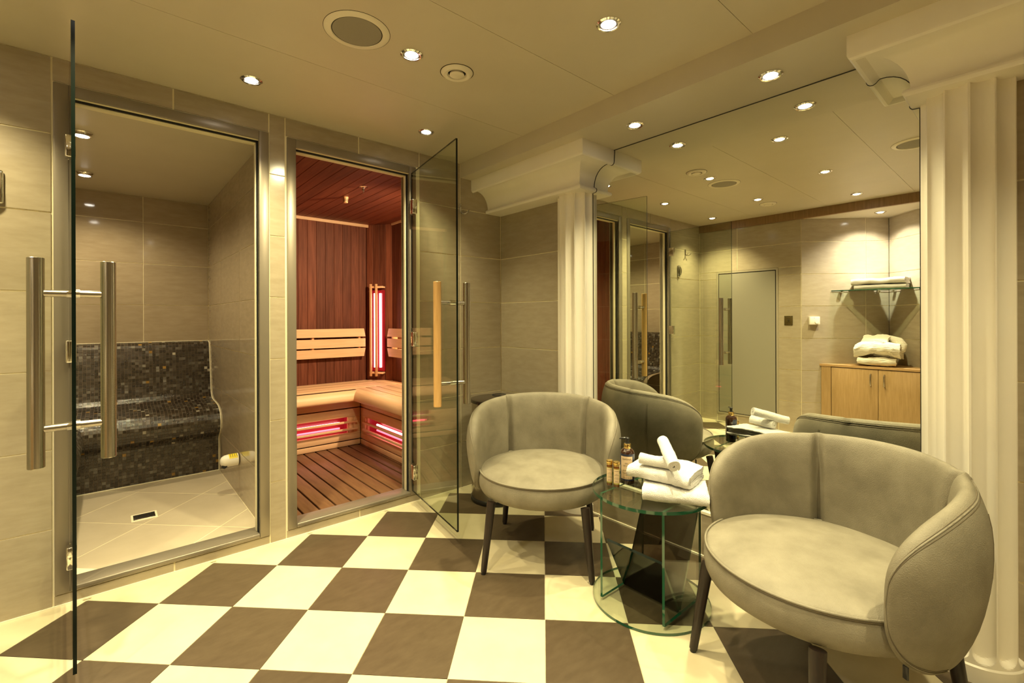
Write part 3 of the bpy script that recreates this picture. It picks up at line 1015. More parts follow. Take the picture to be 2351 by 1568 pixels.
put('front_nose', extrude_prof(NOSE, lambda p, u: (u, 3.745 + p[0], BZ + p[1]), AX0 + 0.002, 1.575), 'alder_x', bn)
bn2 = thing('sauna_bench', 'slatted wooden sauna bench along the right wall beside the door', 'bench', (0, 0, 0), 0, 'sauna benches')
for x0, x1 in ((1.592, 1.671), (1.679, 1.769), (1.777, 1.862), (1.870, 1.959), (1.967, 2.058)):
    pbox('seat_slat', x0, x1, AY0 + 0.004, 3.850, BZ + 0.001 - 0.026, BZ + 0.001, 'alder_y', bn2, 0.002)
put('front_nose', extrude_prof(NOSE, lambda p, u: (1.560 + p[0] * 1.0, u, BZ + 0.001 + p[1]), AY0 + 0.004, 3.85), 'alder_y', bn2)

# bench fronts with infrared heaters
def bench_front(parent, axis, mat):
    """axis 'x': front plane y=3.80 running along x; axis 'y': front plane x=1.61 running along y"""
    def bb(nm, u0, u1, d0, d1, z0, z1, m_, bev=0.002):
        if axis == 'x':
            return pbox(nm, u0, u1, 3.80 + d0, 3.80 + d1, z0, z1, m_, parent, bev)
        return pbox(nm, 1.61 + d0, 1.61 + d1, u0, u1, z0, z1, m_, parent, bev)
    U0, U1 = (AX0 + 0.003, 1.608) if axis == 'x' else (AY0 + 0.004, 3.797)
    H0, H1 = (0.98, 1.500) if axis == 'x' else (2.95, 3.660)
    bb('front_board', U0, U1, 0, 0.02, 0.366, 0.480, mat)
    bb('front_board', U0, U1, 0, 0.02, 0.290, 0.358, mat)
    bb('front_board', U0, H0, 0, 0.02, 0.160, 0.2895, mat)
    bb('front_board', H1, U1, 0, 0.02, 0.160, 0.2895, mat)
    bb('front_board', U0, U1, 0, 0.02, 0.145, 0.1595, mat)
    bb('front_board', U0, U1, 0, 0.02, 0.100, 0.1445, mat)
    bb('front_board', U0, U1, 0.0, 0.02, 0.052, 0.091, mat)
    bb('dark_back', U0, U1, 0.022, 0.03, 0.04, 0.160, 'black_gap', 0)
    bb('dark_back', U0, U1, 0.022, 0.03, 0.290, 0.49, 'black_gap', 0)
    # heater tray
    bb('heater_tray', H0, H1, 0.075, 0.080, 0.160, 0.290, 'red_shroud', 0)
    bb('heater_tray', H0, H1, 0.02, 0.080, 0.288, 0.290, 'red_shroud', 0)
    bb('heater_tray', H0, H1, 0.02, 0.080, 0.160, 0.162, 'red_shroud', 0)
    bb('heater_tray', H1 - 0.002, H1, 0.02, 0.080, 0.160, 0.290, 'red_shroud', 0)
    bb('heater_tray', H0, H0 + 0.002, 0.02, 0.080, 0.160, 0.290, 'red_shroud', 0)
    for zz, m_ in ((0.240, 'ir_tube'), (0.196, 'ir_tube_dim')):
        pts = [(H0 + 0.03, 3.848, zz), (H1 - 0.05, 3.848, zz)] if axis == 'x' else [(1.658, H0 + 0.03, zz), (1.658, H1 - 0.08, zz)]
        put('heating_tube', tube(pts, 0.0075, 12), m_, parent)
    for zz in (0.252, 0.192):
        bb('guard_slat', H0 - 0.03, H1 + 0.075 if axis == 'x' else H1 + 0.04, -0.030, -0.012, zz - 0.008, zz + 0.008, mat)
    bb('guard_post', H1 + 0.012, H1 + 0.030, -0.012, 0.0, 0.165, 0.287, mat)
    bb('guard_post', H1 + 0.045, H1 + 0.060, -0.012, 0.0, 0.165, 0.287, mat) if axis == 'x' else None


bench_front(bn, 'x', 'alder_x')
bench_front(bn2, 'y', 'alder_y')

# backrests
br = thing('slatted_wall_rest', 'three slat wooden backrest on the back wall of the sauna', 'backrest', (0, 0, 0), 0, 'sauna backrests')


def slat_end(u0, u1, z0, z1, th, kind, cut):
    """slat with slanted right end"""
    a, b_ = (u1, u1 - cut) if kind == 'top' else ((u1 - cut, u1) if kind == 'bottom' else (u1, u1))
    pts = [(u0, z0), (a, z0), (b_, z1), (u0, z1)]
    vs = [(u, 0, z) for u, z in pts] + [(u, th, z) for u, z in pts]
    return fixn(mesh(vs, [(0, 1, 2, 3), (7, 6, 5, 4), (0, 4, 5, 1), (1, 5, 6, 2), (2, 6, 7, 3), (3, 7, 4, 0)]))


for kind, z0, z1 in (('top', 0.939, 1.015), ('mid', 0.842, 0.921), ('bottom', 0.752, 0.829)):
    put('backrest_slat', slat_end(0.86, 1.862, z0, z1, 0.016, kind, 0.014), 'alder_x', br, (0, 4.272, 0))
for xx in (0.95, 1.37, 1.80):
    pbox('backrest_post', xx, xx + 0.02, 4.288, 4.329, 0.76, 1.005, 'alder_z', br)
br2 = thing('slatted_wall_rest', 'three slat wooden backrest on the right wall of the sauna, lit from behind', 'backrest', (0, 0, 0), 0, 'sauna backrests')
for kind, z0, z1 in (('top', 0.939, 1.015), ('mid', 0.842, 0.921), ('bottom', 0.752, 0.829)):
    put('backrest_slat', slat_end(2.75, 4.075, z0, z1, 0.016, kind, 0.03), 'alder_y', br2, (1.99, 0, 0), (0, 0, R(90)))
    o = COL.objects[-1]
for o in br2.children:
    o.location = (2.005, 0, 0)
for yy in (2.85, 3.45, 4.0):
    pbox('backrest_post', 2.006, 2.059, yy, yy + 0.02, 0.76, 1.005, 'alder_z', br2)
gl_ = thing('sauna_lamp', 'warm glowing lamp hidden behind the right sauna backrest', 'lamp', (2.052, 3.74, 0.87))
put('lamp_tube', tube([(0, -0.22, 0), (0, 0.22, 0)], 0.007, 10), 'sauna_bulb', gl_)
ld = bpy.data.lights.new('lamp', 'POINT'); ld.energy = 2.2; ld.color = (1.0, 0.55, 0.24); ld.shadow_soft_size = 0.01
lo = bpy.data.objects.new('lamp', ld); COL.objects.link(lo); lo.parent = gl_; lo.location = (-0.012, -0.1, 0.03)

fill_lamp = thing('sauna_lamp', 'unseen wooden lamp added to light the sauna, in the front corner behind the door jamb', 'lamp', (1.93, 2.66, 1.86))  # added lamp, out of view, brightens the sauna from its front corner
put('shade', lathe([(0.030, -0.07), (0.045, -0.07), (0.055, 0.07), (0.040, 0.07)], 24, cap=False), 'alder_z', fill_lamp)
put('bracket', bx(0.07, 0.03, 0.05, 0.003, 'alder_z'), 'alder_z', fill_lamp, (0.085, 0, 0))
ld = bpy.data.lights.new('lamp', 'SPOT'); ld.energy = 125; ld.color = (1.0, 0.72, 0.42); ld.shadow_soft_size = 0.03; ld.spot_size = R(125); ld.spot_blend = 1.0
lo = bpy.data.objects.new('lamp', ld); COL.objects.link(lo); lo.parent = fill_lamp; lo.location = (-0.07, 0.02, 0.0)
lo.rotation_euler = (Vector((1.15, 4.2, 0.75)) - Vector((1.86, 2.68, 1.86))).to_track_quat('-Z', 'Y').to_euler()

# tall infrared heater on the diagonal panel
hn = Vector((-dd.y, dd.x)).normalized()
hn = -hn if hn.dot(Vector((-1, -1))) < 0 else hn
ht = thing('infrared_heater', 'tall infrared heater with two glowing tubes behind wooden guard slats in sauna corner', 'heater', ((DG0[0] + DG1[0]) / 2 - 0.004, (DG0[1] + DG1[1]) / 2 + 0.004, 0), da)
# local x along the panel, local -y towards the room
pbox('tray', -0.066, 0.066, -0.012, -0.002, 0.605, 1.382, 'red_shroud', ht)
for s_ in (-1, 1):
    pbox('tray_side', s_ * 0.066 - 0.002, s_ * 0.066 + 0.002, -0.040, -0.002, 0.605, 1.382, 'red_shroud', ht)
for xx in (-0.027, 0.031):
    put('heating_tube', tube([(xx, -0.024, 0.640), (xx, -0.024, 1.352)], 0.0105, 14), 'ir_tube', ht)
for xx in (-0.052, 0.006):
    pbox('guard_slat', xx - 0.010, xx + 0.010, -0.066, -0.050, 0.557, 1.440, 'alder_z', ht, 0.002)
for zz in (0.580, 1.402):
    pbox('guard_rail', -0.074, 0.070, -0.050, -0.036, zz, zz + 0.018, 'alder_x', ht, 0.002)
    for xx in (-0.060, 0.056):
        pbox('guard_post', xx, xx + 0.012, -0.036, 0.0, zz + 0.002, zz + 0.016, 'alder_x', ht)
spr = thing('sprinkler', 'small chrome sprinkler head hanging from the sauna ceiling', 'sprinkler', (1.337, 3.094, AZ1))
put('escutcheon', lathe([(0.0, -0.008), (0.012, -0.008), (0.024, -0.004), (0.030, -0.001), (0.030, 0), (0, 0)], 28, cap=False), 'chrome', spr)
put('body', lathe([(0, -0.034), (0.005, -0.034), (0.005, -0.028), (0.010, -0.026), (0.011, -0.018), (0.007, -0.014), (0.007, -0.006), (0, -0.006)], 20, cap=False), 'chrome', spr)
put('deflector', lathe([(0, -0.043), (0.006, -0.042), (0.006, -0.040), (0.002, -0.039), (0.002, -0.033), (0, -0.033)], 16, cap=False), 'chrome', spr)
sn = thing('temperature_sensor', 'small slotted wooden sensor cup on the sauna ceiling', 'sensor', (1.345, 3.433, AZ1))
put('cap', lathe([(0, -0.004), (0.021, -0.004), (0.021, 0.0), (0, 0)], 24, cap=False), 'alder_z', sn)
put('cup', lathe([(0, -0.044), (0.014, -0.044), (0.0165, -0.040), (0.019, -0.010), (0.021, -0.003), (0, -0.003)], 24, cap=False), 'alder_z', sn)
for k in range(9):
    a = 2 * PI * k / 9
    put('slot', bx(0.003, 0.004, 0.022, 0, 'black_gap'), 'black_gap', sn, (0.0165 * math.cos(a), 0.0165 * math.sin(a), -0.025), (0, 0, a + PI / 2))


# ================================================================== ARMCHAIRS
def chair(label, loc, rz):
    t = thing('armchair', label, 'armchair', loc, rz, 'round beige armchairs')
    TH = 113.0

    def zt(th):
        a = abs(th)
        z = 0.704 - 0.0000045 * a * a
        if a > 66:
            u = min(1, (a - 66) / (TH - 66))
            z0 = 0.455
            z = z0 + (z - z0) * (1 - u ** 2.4) ** (1 / 2.9)
        return z

    def zb(th):
        a = abs(th)
        z = 0.268
        if a > 80:
            u = min(1, (a - 80) / (TH - 80))
            z = 0.455 - (0.455 - z) * (1 - u ** 2.2) ** (1 / 2.8)
        return z

    def ro(z):
        k = (z - 0.268) / 0.44
        return 0.322 + 0.045 * math.sin(min(1, max(0, k * 1.02)) * PI * 0.80) ** 0.9 + 0.0 * k

    def ri(z, th):
        a = abs(th)
        puff = 1 - math.exp(-((a - 41) / 2.4) ** 2)
        k = (z - 0.268) / 0.44
        return 0.316 - (0.034 - 0.006 * k) * puff + 0.010 * max(0, k - 0.6)

    NS, NT = 16, 241
    ths = [TH * math.sin(PI / 2 * (-1 + 2 * i / (NT - 1))) * 0.5 + TH * (-1 + 2 * i / (NT - 1)) * 0.5 for i in range(NT)]
    loops = []
    vs, fs = [], []
    prm = []
    for q in range(NS + 1):        # up the outside
        prm.append((0.5 - 0.5 * math.cos(PI * q / NS), 1))
    for q in range(1, NS):         # down the inside
        prm.append((0.5 + 0.5 * math.cos(PI * q / NS), -1))
    M_ = len(prm)
    for th in ths:
        a, b_ = zb(th), zt(th)
        u = max(0, (abs(th) - 78) / (TH - 78))
        kx = math.sqrt(max(0.0, 1 - u ** 3.2))
        ang = R(th)
        for s_, side in prm:
            z = a + (b_ - a) * s_
            h = (1 - abs(2 * s_ - 1) ** 5) ** 0.5 if 0 < s_ < 1 else 0
            o_, i_ = ro(z), ri(z, th)
            rc, hh = (o_ + i_) / 2, (o_ - i_) / 2
            r_ = rc + side * hh * h * kx
            # leather wrinkles
            r_ += 0.0016 * mnoise.noise(Vector((th * 0.05, z * 9, side * 3.0)))
            vs.append((-r_ * math.cos(ang), r_ * math.sin(ang), z))
    for i in range(NT - 1):
        for k in range(M_):
            l = (k + 1) % M_
            fs.append((i * M_ + k, i * M_ + l, (i + 1) * M_ + l, (i + 1) * M_ + k))
    fs.append(tuple(range(M_))); fs.append(tuple((NT - 1) * M_ + k for k in range(M_)))
    me = fixn(mesh(vs, fs, 70))
    back = put('backrest', me, 'leather', t)
    # seams follow lines of the shell: along the rim and down the front edges
    def at_idx(i, f):
        k = int(math.floor(f)); q = f - k
        return Vector(vs[i * M_ + k]).lerp(Vector(vs[i * M_ + k + 1]), q)

    def rim(f, r_, off_):
        lo = [i for i in range(NT) if abs(ths[i]) > 84]
        neg = [i for i in lo if ths[i] < 0]; pos = [i for i in lo if ths[i] > 0]
        pts = [at_idx(i, NS - f) for i in neg[::-1]]
        seq = [(i, NS - f) for i in neg[::-1]]
        path = [at_idx(i, NS - f) for i in []]
        path += [at_idx(i, f) for i in neg[::-1]] + [at_idx(i, NS - f) for i in range(1, NT - 1)] + [at_idx(i, f) for i in pos[::-1]]
        out = [path[0]]
        for p in path[1:]:
            if (p - out[-1]).length > 0.004:
                out.append(p)
        return tube([p + Vector((p.x, p.y, 0)).normalized() * off_ for p in out], r_, 6)
    put('seam', rim(2.0, 0.0022, 0.0002), 'leather', back)
    put('stitching', rim(2.35, 0.0008, 0.0008), 'seam_thread', back)
    put('stitching', rim(1.65, 0.0008, 0.0008), 'seam_thread', back)
    for sg in (-1, 1):
        i = min(range(NT), key=lambda q: abs(ths[q] - sg * 58))
        for dth in (0, 1):
            pts = [Vector(vs[(i + dth) * M_ + k]) * 1.0 for k in range(2, NS - 3)]
            pts = [p + Vector((p.x, p.y, 0)).normalized() * 0.0006 for p in pts]
            put('stitching', tube(pts, 0.0009, 5), 'seam_thread', back)
    # seat cushion
    SP = [(0.0, 0.430), (0.08, 0.429), (0.16, 0.425), (0.22, 0.418), (0.265, 0.409), (0.288, 0.402), (0.2965, 0.397), (0.299, 0.388), (0.304, 0.37), (0.305, 0.35), (0.302, 0.33), (0.294, 0.312), (0.275, 0.299), (0.24, 0.292), (0.0, 0.290)]
    sm = lathe(SP, 72, 60, cap=False)
    for v in sm.vertices:
        n_ = mnoise.noise(Vector((v.co.x * 7, v.co.y * 7, v.co.z * 3)))
        v.co.z += 0.003 * n_ * (1 if v.co.z > 0.4 else 0)
    seat = put('seat', sm, 'leather', t)
    put('piping', tube([(0.2995 * math.cos(2 * PI * k / 80), 0.2995 * math.sin(2 * PI * k / 80), 0.3985) for k in range(80)], 0.0036, 8, True), 'leather', seat)
    put('stitching', tube([(0.3012 * math.cos(2 * PI * k / 80), 0.3012 * math.sin(2 * PI * k / 80), 0.3935) for k in range(80)], 0.0011, 6, True), 'seam_thread', seat)
    for sx in (-1, 1):
        for sy in (-1, 1):
            lg = put('leg', tube([(sx * 0.212, sy * 0.203, 0.30), (sx * 0.215, sy * 0.205, 0.285), (sx * 0.2485, sy * 0.231, 0.010)], [0.0195, 0.0195, 0.0130], 20), 'dark_wood', t)
            put('glide', tube([(sx * 0.2485, sy * 0.231, 0.0105), (sx * 0.2497, sy * 0.2319, 0.0)], 0.0100, 16), 'black_plastic', lg)
    tg = put('fabric_tag', bx(0.004, 0.012, 0.030, 0.001, 'black_plastic'), 'black_plastic', t, (0.085, 0.312, 0.300))
    return t


chair('beige leather tub armchair on dark legs in front of the far column, facing the camera', (1.562, 1.571, 0), R(-140.8))
chair('beige leather tub armchair nearest the camera, at the right of the glass table', (1.578, 0.446, 0), R(153))

# ================================================================== GLASS TABLE
TX, TY = 1.612, 1.022
tb = thing('glass_table', 'round clear glass side table with smoked glass magazine rack between the armchairs', 'side table', (TX, TY, 0))


def glass_disc(r_, z0, z1):
    n_ = 96
    vs = [(r_ * math.cos(2 * PI * k / n_), r_ * math.sin(2 * PI * k / n_), z) for z in (z0, z1) for k in range(n_)]
    fs = [tuple(range(n_))[::-1], tuple(range(n_, 2 * n_))] + [(k, (k + 1) % n_, n_ + (k + 1) % n_, n_ + k) for k in range(n_)]
    me = mesh(vs, fs, 30)
    me.materials.append(MATS['table_glass']); me.materials.append(MATS['green_edge'])
    for p in me.polygons:
        p.material_index = 0 if abs(p.normal.z) > 0.5 else 1
    return me


put('table_top', glass_disc(0.223, 0.420, 0.432), None, tb)
put('base_plate', glass_disc(0.223, 0.001, 0.011), None, tb)
for yy, x0, x1 in ((1.140, 1.457, 1.742), (0.885, 1.480, 1.745)):
    pane('side_panel', (x1 - x0, 0.010, 0.407), 'table_glass', 'green_edge', tb, ((x0 + x1) / 2 - TX, yy - TY, 0.0125 + 0.2035))


def sheet(p0, p1, th, y0, y1):
    """inclined smoked sheet between two (x,z) points"""
    a, b_ = Vector(p0), Vector(p1); t = (b_ - a).normalized(); nn = Vector((-t.y, t.x)) * th / 2
    q = [a - nn, a + nn, b_ + nn, b_ - nn]
    vs = [(p.x, y0, p.y) for p in q] + [(p.x, y1, p.y) for p in q]
    me = fixn(mesh(vs, [(0, 1, 2, 3), (7, 6, 5, 4), (0, 4, 5, 1), (1, 5, 6, 2), (2, 6, 7, 3), (3, 7, 4, 0)]))
    me.materials.append(MATS['smoke_glass']); me.materials.append(MATS['dark_edge']); me.materials.append(MATS['green_edge'])
    n3 = Vector((nn.x, 0, nn.y)).normalized()
    for p in me.polygons:
        p.material_index = 0 if abs(p.normal.dot(n3)) > 0.9 else (2 if abs(p.normal.y) > 0.9 else 1)
    return me


put('rack_sheet', sheet((1.598 - TX, 0.016), (1.484 - TX, 0.232), 0.010, 0.892 - TY, 1.133 - TY), None, tb)
put('rack_sheet', sheet((1.605 - TX, 0.016), (1.775 - TX, 0.419), 0.010, 0.892 - TY, 1.133 - TY), None, tb)
TZ = 0.4325


# ---- bottles
def text_mesh(s, size, align='CENTER'):
    cu = bpy.data.curves.new('t', 'FONT'); cu.body = s; cu.size = size; cu.align_x = align; cu.align_y = 'CENTER'
    o_ = bpy.data.objects.new('t', cu); COL.objects.link(o_)
    dg = bpy.context.evaluated_depsgraph_get()
    me = bpy.data.meshes.new_from_object(o_.evaluated_get(dg))
    bpy.data.objects.remove(o_); bpy.data.curves.remove(cu)
    return me


def wrap_text(lines, r_, name='lettering'):
    """lines: (text, size, z, width limit); bent around a cylinder of radius r_, facing -y"""
    bm = bmesh.new()
    for s, size, z, wmax in lines:
        me = text_mesh(s, size)
        xs = [v.co.x for v in me.vertices]
        wd = max(xs) - min(xs)
        k = min(1.0, wmax / wd) if wmax else 1.0
        for v in me.vertices:
            a = v.co.x * k / r_
            h = v.co.y
            v.co = Vector((r_ * math.sin(a), -r_ * math.cos(a), z + h))
        bm.from_mesh(me)
        bpy.data.meshes.remove(me)
    me = bpy.data.meshes.new(name); bm.to_mesh(me); bm.free()
    return me


def patch(r_, a0, a1, z0, z1, n_=20):
    vs, fs = [], []
    for k in range(n_ + 1):
        a = R(a0 + (a1 - a0) * k / n_)
        vs += [(r_ * math.sin(a), -r_ * math.cos(a), z0), (r_ * math.sin(a), -r_ * math.cos(a), z1)]
    for k in range(n_):
        fs.append((2 * k, 2 * k + 2, 2 * k + 3, 2 * k + 1))
    return mesh(vs, fs, 60)


face_cam = math.atan2(1.122, 1.603) - PI / 2     # turns local -y to the camera
bt = thing('pump_bottle', 'brown pump bottle with gold collar and navy and peach label', 'bottle', (1.603, 1.120, TZ), face_cam - R(6))
put('bottle_body', lathe([(0, 0), (0.026, 0), (0.0285, 0.003), (0.0285, 0.122), (0.0265, 0.130), (0.020, 0.138), (0.0135, 0.142), (0.0135, 0.150), (0, 0.150)], 40, cap=False), 'brown_glass', bt)
lb = put('label_band', patch(0.0288, -110, 110, 0.016, 0.122, 48), 'navy_label', bt)
put('label_panel', patch(0.02895, -52, 48, 0.022, 0.113), 'peach_label', bt)
put('lettering', wrap_text([('DAMANA', 0.0105, 0.1015, 0.036), ('GEL', 0.0085, 0.0845, None), ('LAVANT', 0.0085, 0.0755, 0.030), ('—————', 0.004, 0.0690, 0.024),
                            ('AGRUMES', 0.0070, 0.0560, 0.032), ('CLEANSING', 0.0068, 0.0455, 0.034), ('GEL', 0.0068, 0.0385, None), ('CITRUS FRUIT', 0.0060, 0.0265, 0.038)], 0.0292), 'ink', bt)
put('collar', lathe([(0.0, 0.141), (0.0140, 0.141), (0.0142, 0.143), (0.0142, 0.159), (0.0130, 0.1605), (0, 0.1605)], 32, cap=False), 'gold', bt)
pm = put('pump_head', lathe([(0, 0.160), (0.0115, 0.160), (0.0115, 0.162), (0.007, 0.1635), (0.0068, 0.176), (0.0085, 0.178), (0.0085, 0.183), (0.006, 0.185), (0, 0.185)], 24, cap=False), 'black_plastic', bt)
put('spout', tube([(0.0, 0.0, 0.1805), (-0.014, -0.003, 0.1815), (-0.026, -0.006, 0.1808), (-0.031, -0.007, 0.1785)], [0.0045, 0.0036, 0.0030, 0.0024], 10), 'black_plastic', pm)


def vial(loc, label, dz=0.0):
    v = thing('cosmetic_vial', label, 'vial', loc, face_cam, 'small cosmetic vials on the glass table')
    put('vial_body', lathe([(0, 0), (0.0105, 0), (0.0118, 0.002), (0.0118, 0.080), (0.0095, 0.086), (0, 0.086)], 28, cap=False), 'amber_liquid', v)
    put('label_band', patch(0.0120, -150, 150, 0.011, 0.073, 40), 'olive_label', v)
    put('label_panel', patch(0.0121, -65, 58, 0.016, 0.070), 'peach_label', v)
    put('lettering', wrap_text([('DAMANA', 0.0048, 0.0635, 0.018), ('LAIT', 0.0048, 0.0520, None), ('CORPOREL', 0.0046, 0.0465, 0.018), ('FLEUR', 0.0044, 0.0380, None), ("D'ORANGER", 0.0044, 0.0330, 0.018), ('BODY', 0.0044, 0.0245, None), ('LOTION', 0.0044, 0.0198, 0.016)], 0.0123), 'ink', v)
    put('cap', lathe([(0, 0.083), (0.0125, 0.083), (0.0130, 0.085), (0.0122, 0.088), (0.0130, 0.0895), (0.0130, 0.0985), (0.0120, 0.100), (0, 0.0995)], 32, cap=False), 'gold', v)


vial((1.528, 1.153, TZ), 'small brown vial with gold cap, the left and farther of the pair')
vial((1.532, 1.122, TZ), 'small brown vial with gold cap, the right one next to the pump bottle')


# ---- towels
def ribbon(path, th, width, n_w=14, amp=0.0012, seed=0, sag=None, name='towel'):
    """thick cloth: 2d centre path (x,z) extruded along y; rounded free ends"""
    pts = [Vector(p) for p in path]
    n_ = len(pts)
    nor = []
    for i in range(n_):
        t = (pts[min(i + 1, n_ - 1)] - pts[max(i - 1, 0)]).normalized()
        nor.append(Vector((-t.y, t.x)))
    out = [p + q * th / 2 for p, q in zip(pts, nor)]
    t1 = (pts[-1] - pts[-2]).normalized(); t0 = (pts[0] - pts[1]).normalized()
    out += [pts[-1] + t1 * th * 0.35 + nor[-1] * th * 0.3, pts[-1] + t1 * th * 0.45, pts[-1] + t1 * th * 0.35 - nor[-1] * th * 0.3]
    out += [p - q * th / 2 for p, q in zip(pts[::-1], nor[::-1])]
    out += [pts[0] + t0 * th * 0.35 - nor[0] * th * 0.3, pts[0] + t0 * th * 0.45, pts[0] + t0 * th * 0.35 + nor[0] * th * 0.3]
    m_ = len(out)
    c_ = sum(out, Vector((0, 0))) / m_
    vs, fs = [], []
    for j in range(n_w + 1):
        u = j / n_w
        yv = -width / 2 + width * u
        for k, p in enumerate(out):
            v = Vector((p.x, yv, p.y))
            d = mnoise.noise_vector(Vector((p.x * 60 + seed, yv * 60, p.y * 90)))
            v += d * amp
            d2 = mnoise.noise_vector(Vector((p.x * 14 + seed, yv * 14, p.y * 14 + 5)))
            v += d2 * amp * 2.4
            if sag:
                v.z += sag(v.x, v.y)
            vs.append(v)
    for j in range(n_w):
        for k in range(m_):
            l = (k + 1) % m_
            fs.append((j * m_ + k, j * m_ + l, (j + 1) * m_ + l, (j + 1) * m_ + k))
    fs.append(tuple(range(m_))); fs.append(tuple(n_w * m_ + k for k in range(m_)))
    me = mesh(vs, fs)
    bm = bmesh.new(); bm.from_mesh(me)
    caps = [f for f in bm.faces if len(f.verts) > 4]
    bmesh.ops.triangulate(bm, faces=caps)
    bmesh.ops.recalc_face_normals(bm, faces=bm.faces)
    bm.to_mesh(me); bm.free()
    me.shade_smooth(); me.set_sharp_from_angle(angle=R(50))
    return me


def fold_path(w_, th, layers, flip=False, rfold=None):
    """zig-zag fold of `layers` layers of length w_, stacked from z=th/2"""
    pts = []
    for k in range(layers):
        z = th / 2 + k * th
        xs = np.linspace(-w_ / 2, w_ / 2, 16)
        if k % 2:
            xs = xs[::-1]
        pts += [(x_, z) for x_ in xs]
        if k < layers - 1:
            xe = xs[-1]; sg = 1 if xe > 0 else -1
            for a in (30, 60, 90, 120, 150):
                pts.append((xe + sg * th / 2 * math.sin(R(a)), z + th / 2 - th / 2 * math.cos(R(a))))
    return pts


def spiral_path(r0, r1, turns, n_=70):
    return [((r0 + (r1 - r0) * k / n_) * math.cos(2 * PI * turns * k / n_), (r0 + (r1 - r0) * k / n_) * math.sin(2 * PI * turns * k / n_)) for k in range(n_ + 1)]


def wrap_fold(w_, th):
    """one big outer fold around inner folded layers, open to the back"""
    h = th * 4
    pts = []
    for x_ in np.linspace(w_ / 2 - 0.02, -w_ / 2 + h / 2, 14):
        pts.append((x_, th / 2))
    for a in range(15, 180, 15):
        pts.append((-w_ / 2 + h / 2 - (h - th) / 2 * math.sin(R(a)), h / 2 - (h - th) / 2 * math.cos(R(a))))
    for x_ in np.linspace(-w_ / 2 + h / 2, w_ / 2, 16):
        pts.append((x_, h - th / 2))
    return pts


# folded hand towel lying on the glass
ax1 = math.atan2(0.773 - 0.974, 1.598 - 1.482)       # direction of its front edge


def wrap2(w_, th, h):
    """outer layer folded towards +x with loose inner layers"""
    rr = (h - th) / 2
    pts = [(x_, th / 2) for x_ in np.linspace(-w_ / 2, w_ / 2 - rr, 14)]
    pts += [(w_ / 2 - rr + rr * math.sin(R(a)), h / 2 - rr * math.cos(R(a))) for a in range(12, 180, 12)]
    pts += [(x_, h - th / 2) for x_ in np.linspace(w_ / 2 - rr, -w_ / 2, 14)]
    return pts


sag1 = lambda x_, y_: -0.05 * max(0.0, abs(y_) - 0.085) - 0.25 * max(0.0, x_ - 0.04) * 0.2
ft = put('folded_towel', ribbon(wrap2(0.150, 0.0150, 0.046), 0.0155, 0.226, 30, 0.0017, 1, sag1), 'towel', None, (1.600, 0.908, TZ + 0.004), (0, 0, ax1 - PI / 2))
tag(ft, 'white folded terry towel at the bottom of the pile on the glass table', 'towel', 'white towels on the glass table')
put('inner_fold', ribbon(wrap2(0.118, 0.0085, 0.018), 0.0088, 0.225, 24, 0.0015, 3, sag1), 'towel', ft, (-0.012, 0, 0.0145))
sagf = lambda x_, y_: -0.16 * max(0.0, -y_ - 0.05) ** 1.0 * 0.5 - 0.10 * max(0.0, y_ - 0.06) + 0.05 * max(0.0, -x_)
rz2 = R(-171)
ft2 = put('folded_towel', ribbon(wrap2(0.165, 0.0120, 0.044), 0.0125, 0.238, 32, 0.0022, 5, sagf), 'towel', None, (1.632, 0.968, TZ + 0.058), (0, 0, rz2))
tag(ft2, 'white folded terry towel lying askew on top of the other folded towel', 'towel', 'white towels on the glass table')
put('inner_fold', ribbon(wrap2(0.138, 0.0085, 0.0205), 0.0090, 0.237, 26, 0.0018, 9, sagf), 'towel', ft2, (-0.010, 0, 0.0118))


def roll(label, p0, p1, r_, seed):
    a, b_ = Vector(p0), Vector(p1); d = b_ - a; ln = d.length
    me = ribbon(spiral_path(0.004, r_ - 0.003, 2.6), 0.0062, ln, 16, 0.0013, seed)
    o_ = put('rolled_towel', me, 'towel')
    o_.location = (a + b_) / 2
    o_.rotation_euler = d.to_track_quat('Y', 'Z').to_euler()
    return tag(o_, label, 'towel', 'white towels on the glass table')


roll('small white rolled face cloth lying level on the folded towels', (1.560, 1.030, 0.560), (1.592, 0.905, 0.555), 0.0235, 2)
roll('small white rolled face cloth leaning across the other roll, spiral end to the camera', (1.650, 0.990, 0.618), (1.525, 0.868, 0.573), 0.0245, 7)

# ================================================================== BIN IN THE CORNER
bnn = thing('waste_bin', 'round steel waste bin with black lid in the tiled corner behind the armchair', 'bin', (1.808, 2.222, 0))
put('bin_body', lathe([(0, 0.02), (0.150, 0.02), (0.152, 0.03), (0.152, 0.585), (0.150, 0.592), (0, 0.592)], 64, cap=False), 'steel', bnn)
put('base_ring', lathe([(0.120, 0.0), (0.155, 0.0), (0.158, 0.004), (0.158, 0.022), (0.153, 0.028), (0.120, 0.028)], 64, cap=False), 'black_plastic', bnn)
put('lid', lathe([(0.0, 0.6155), (0.045, 0.6155), (0.140, 0.618), (0.158, 0.614), (0.163, 0.605), (0.162, 0.598), (0.152, 0.592), (0.0, 0.592)], 64, cap=False), 'black_lid', bnn)
put('lid_opening', lathe([(0.0, 0.6162), (0.040, 0.6162), (0.044, 0.6190), (0.048, 0.6185), (0.049, 0.6165), (0.0, 0.6150)], 40, cap=False), 'black_gap', bnn, (0.085, 0.07, 0))

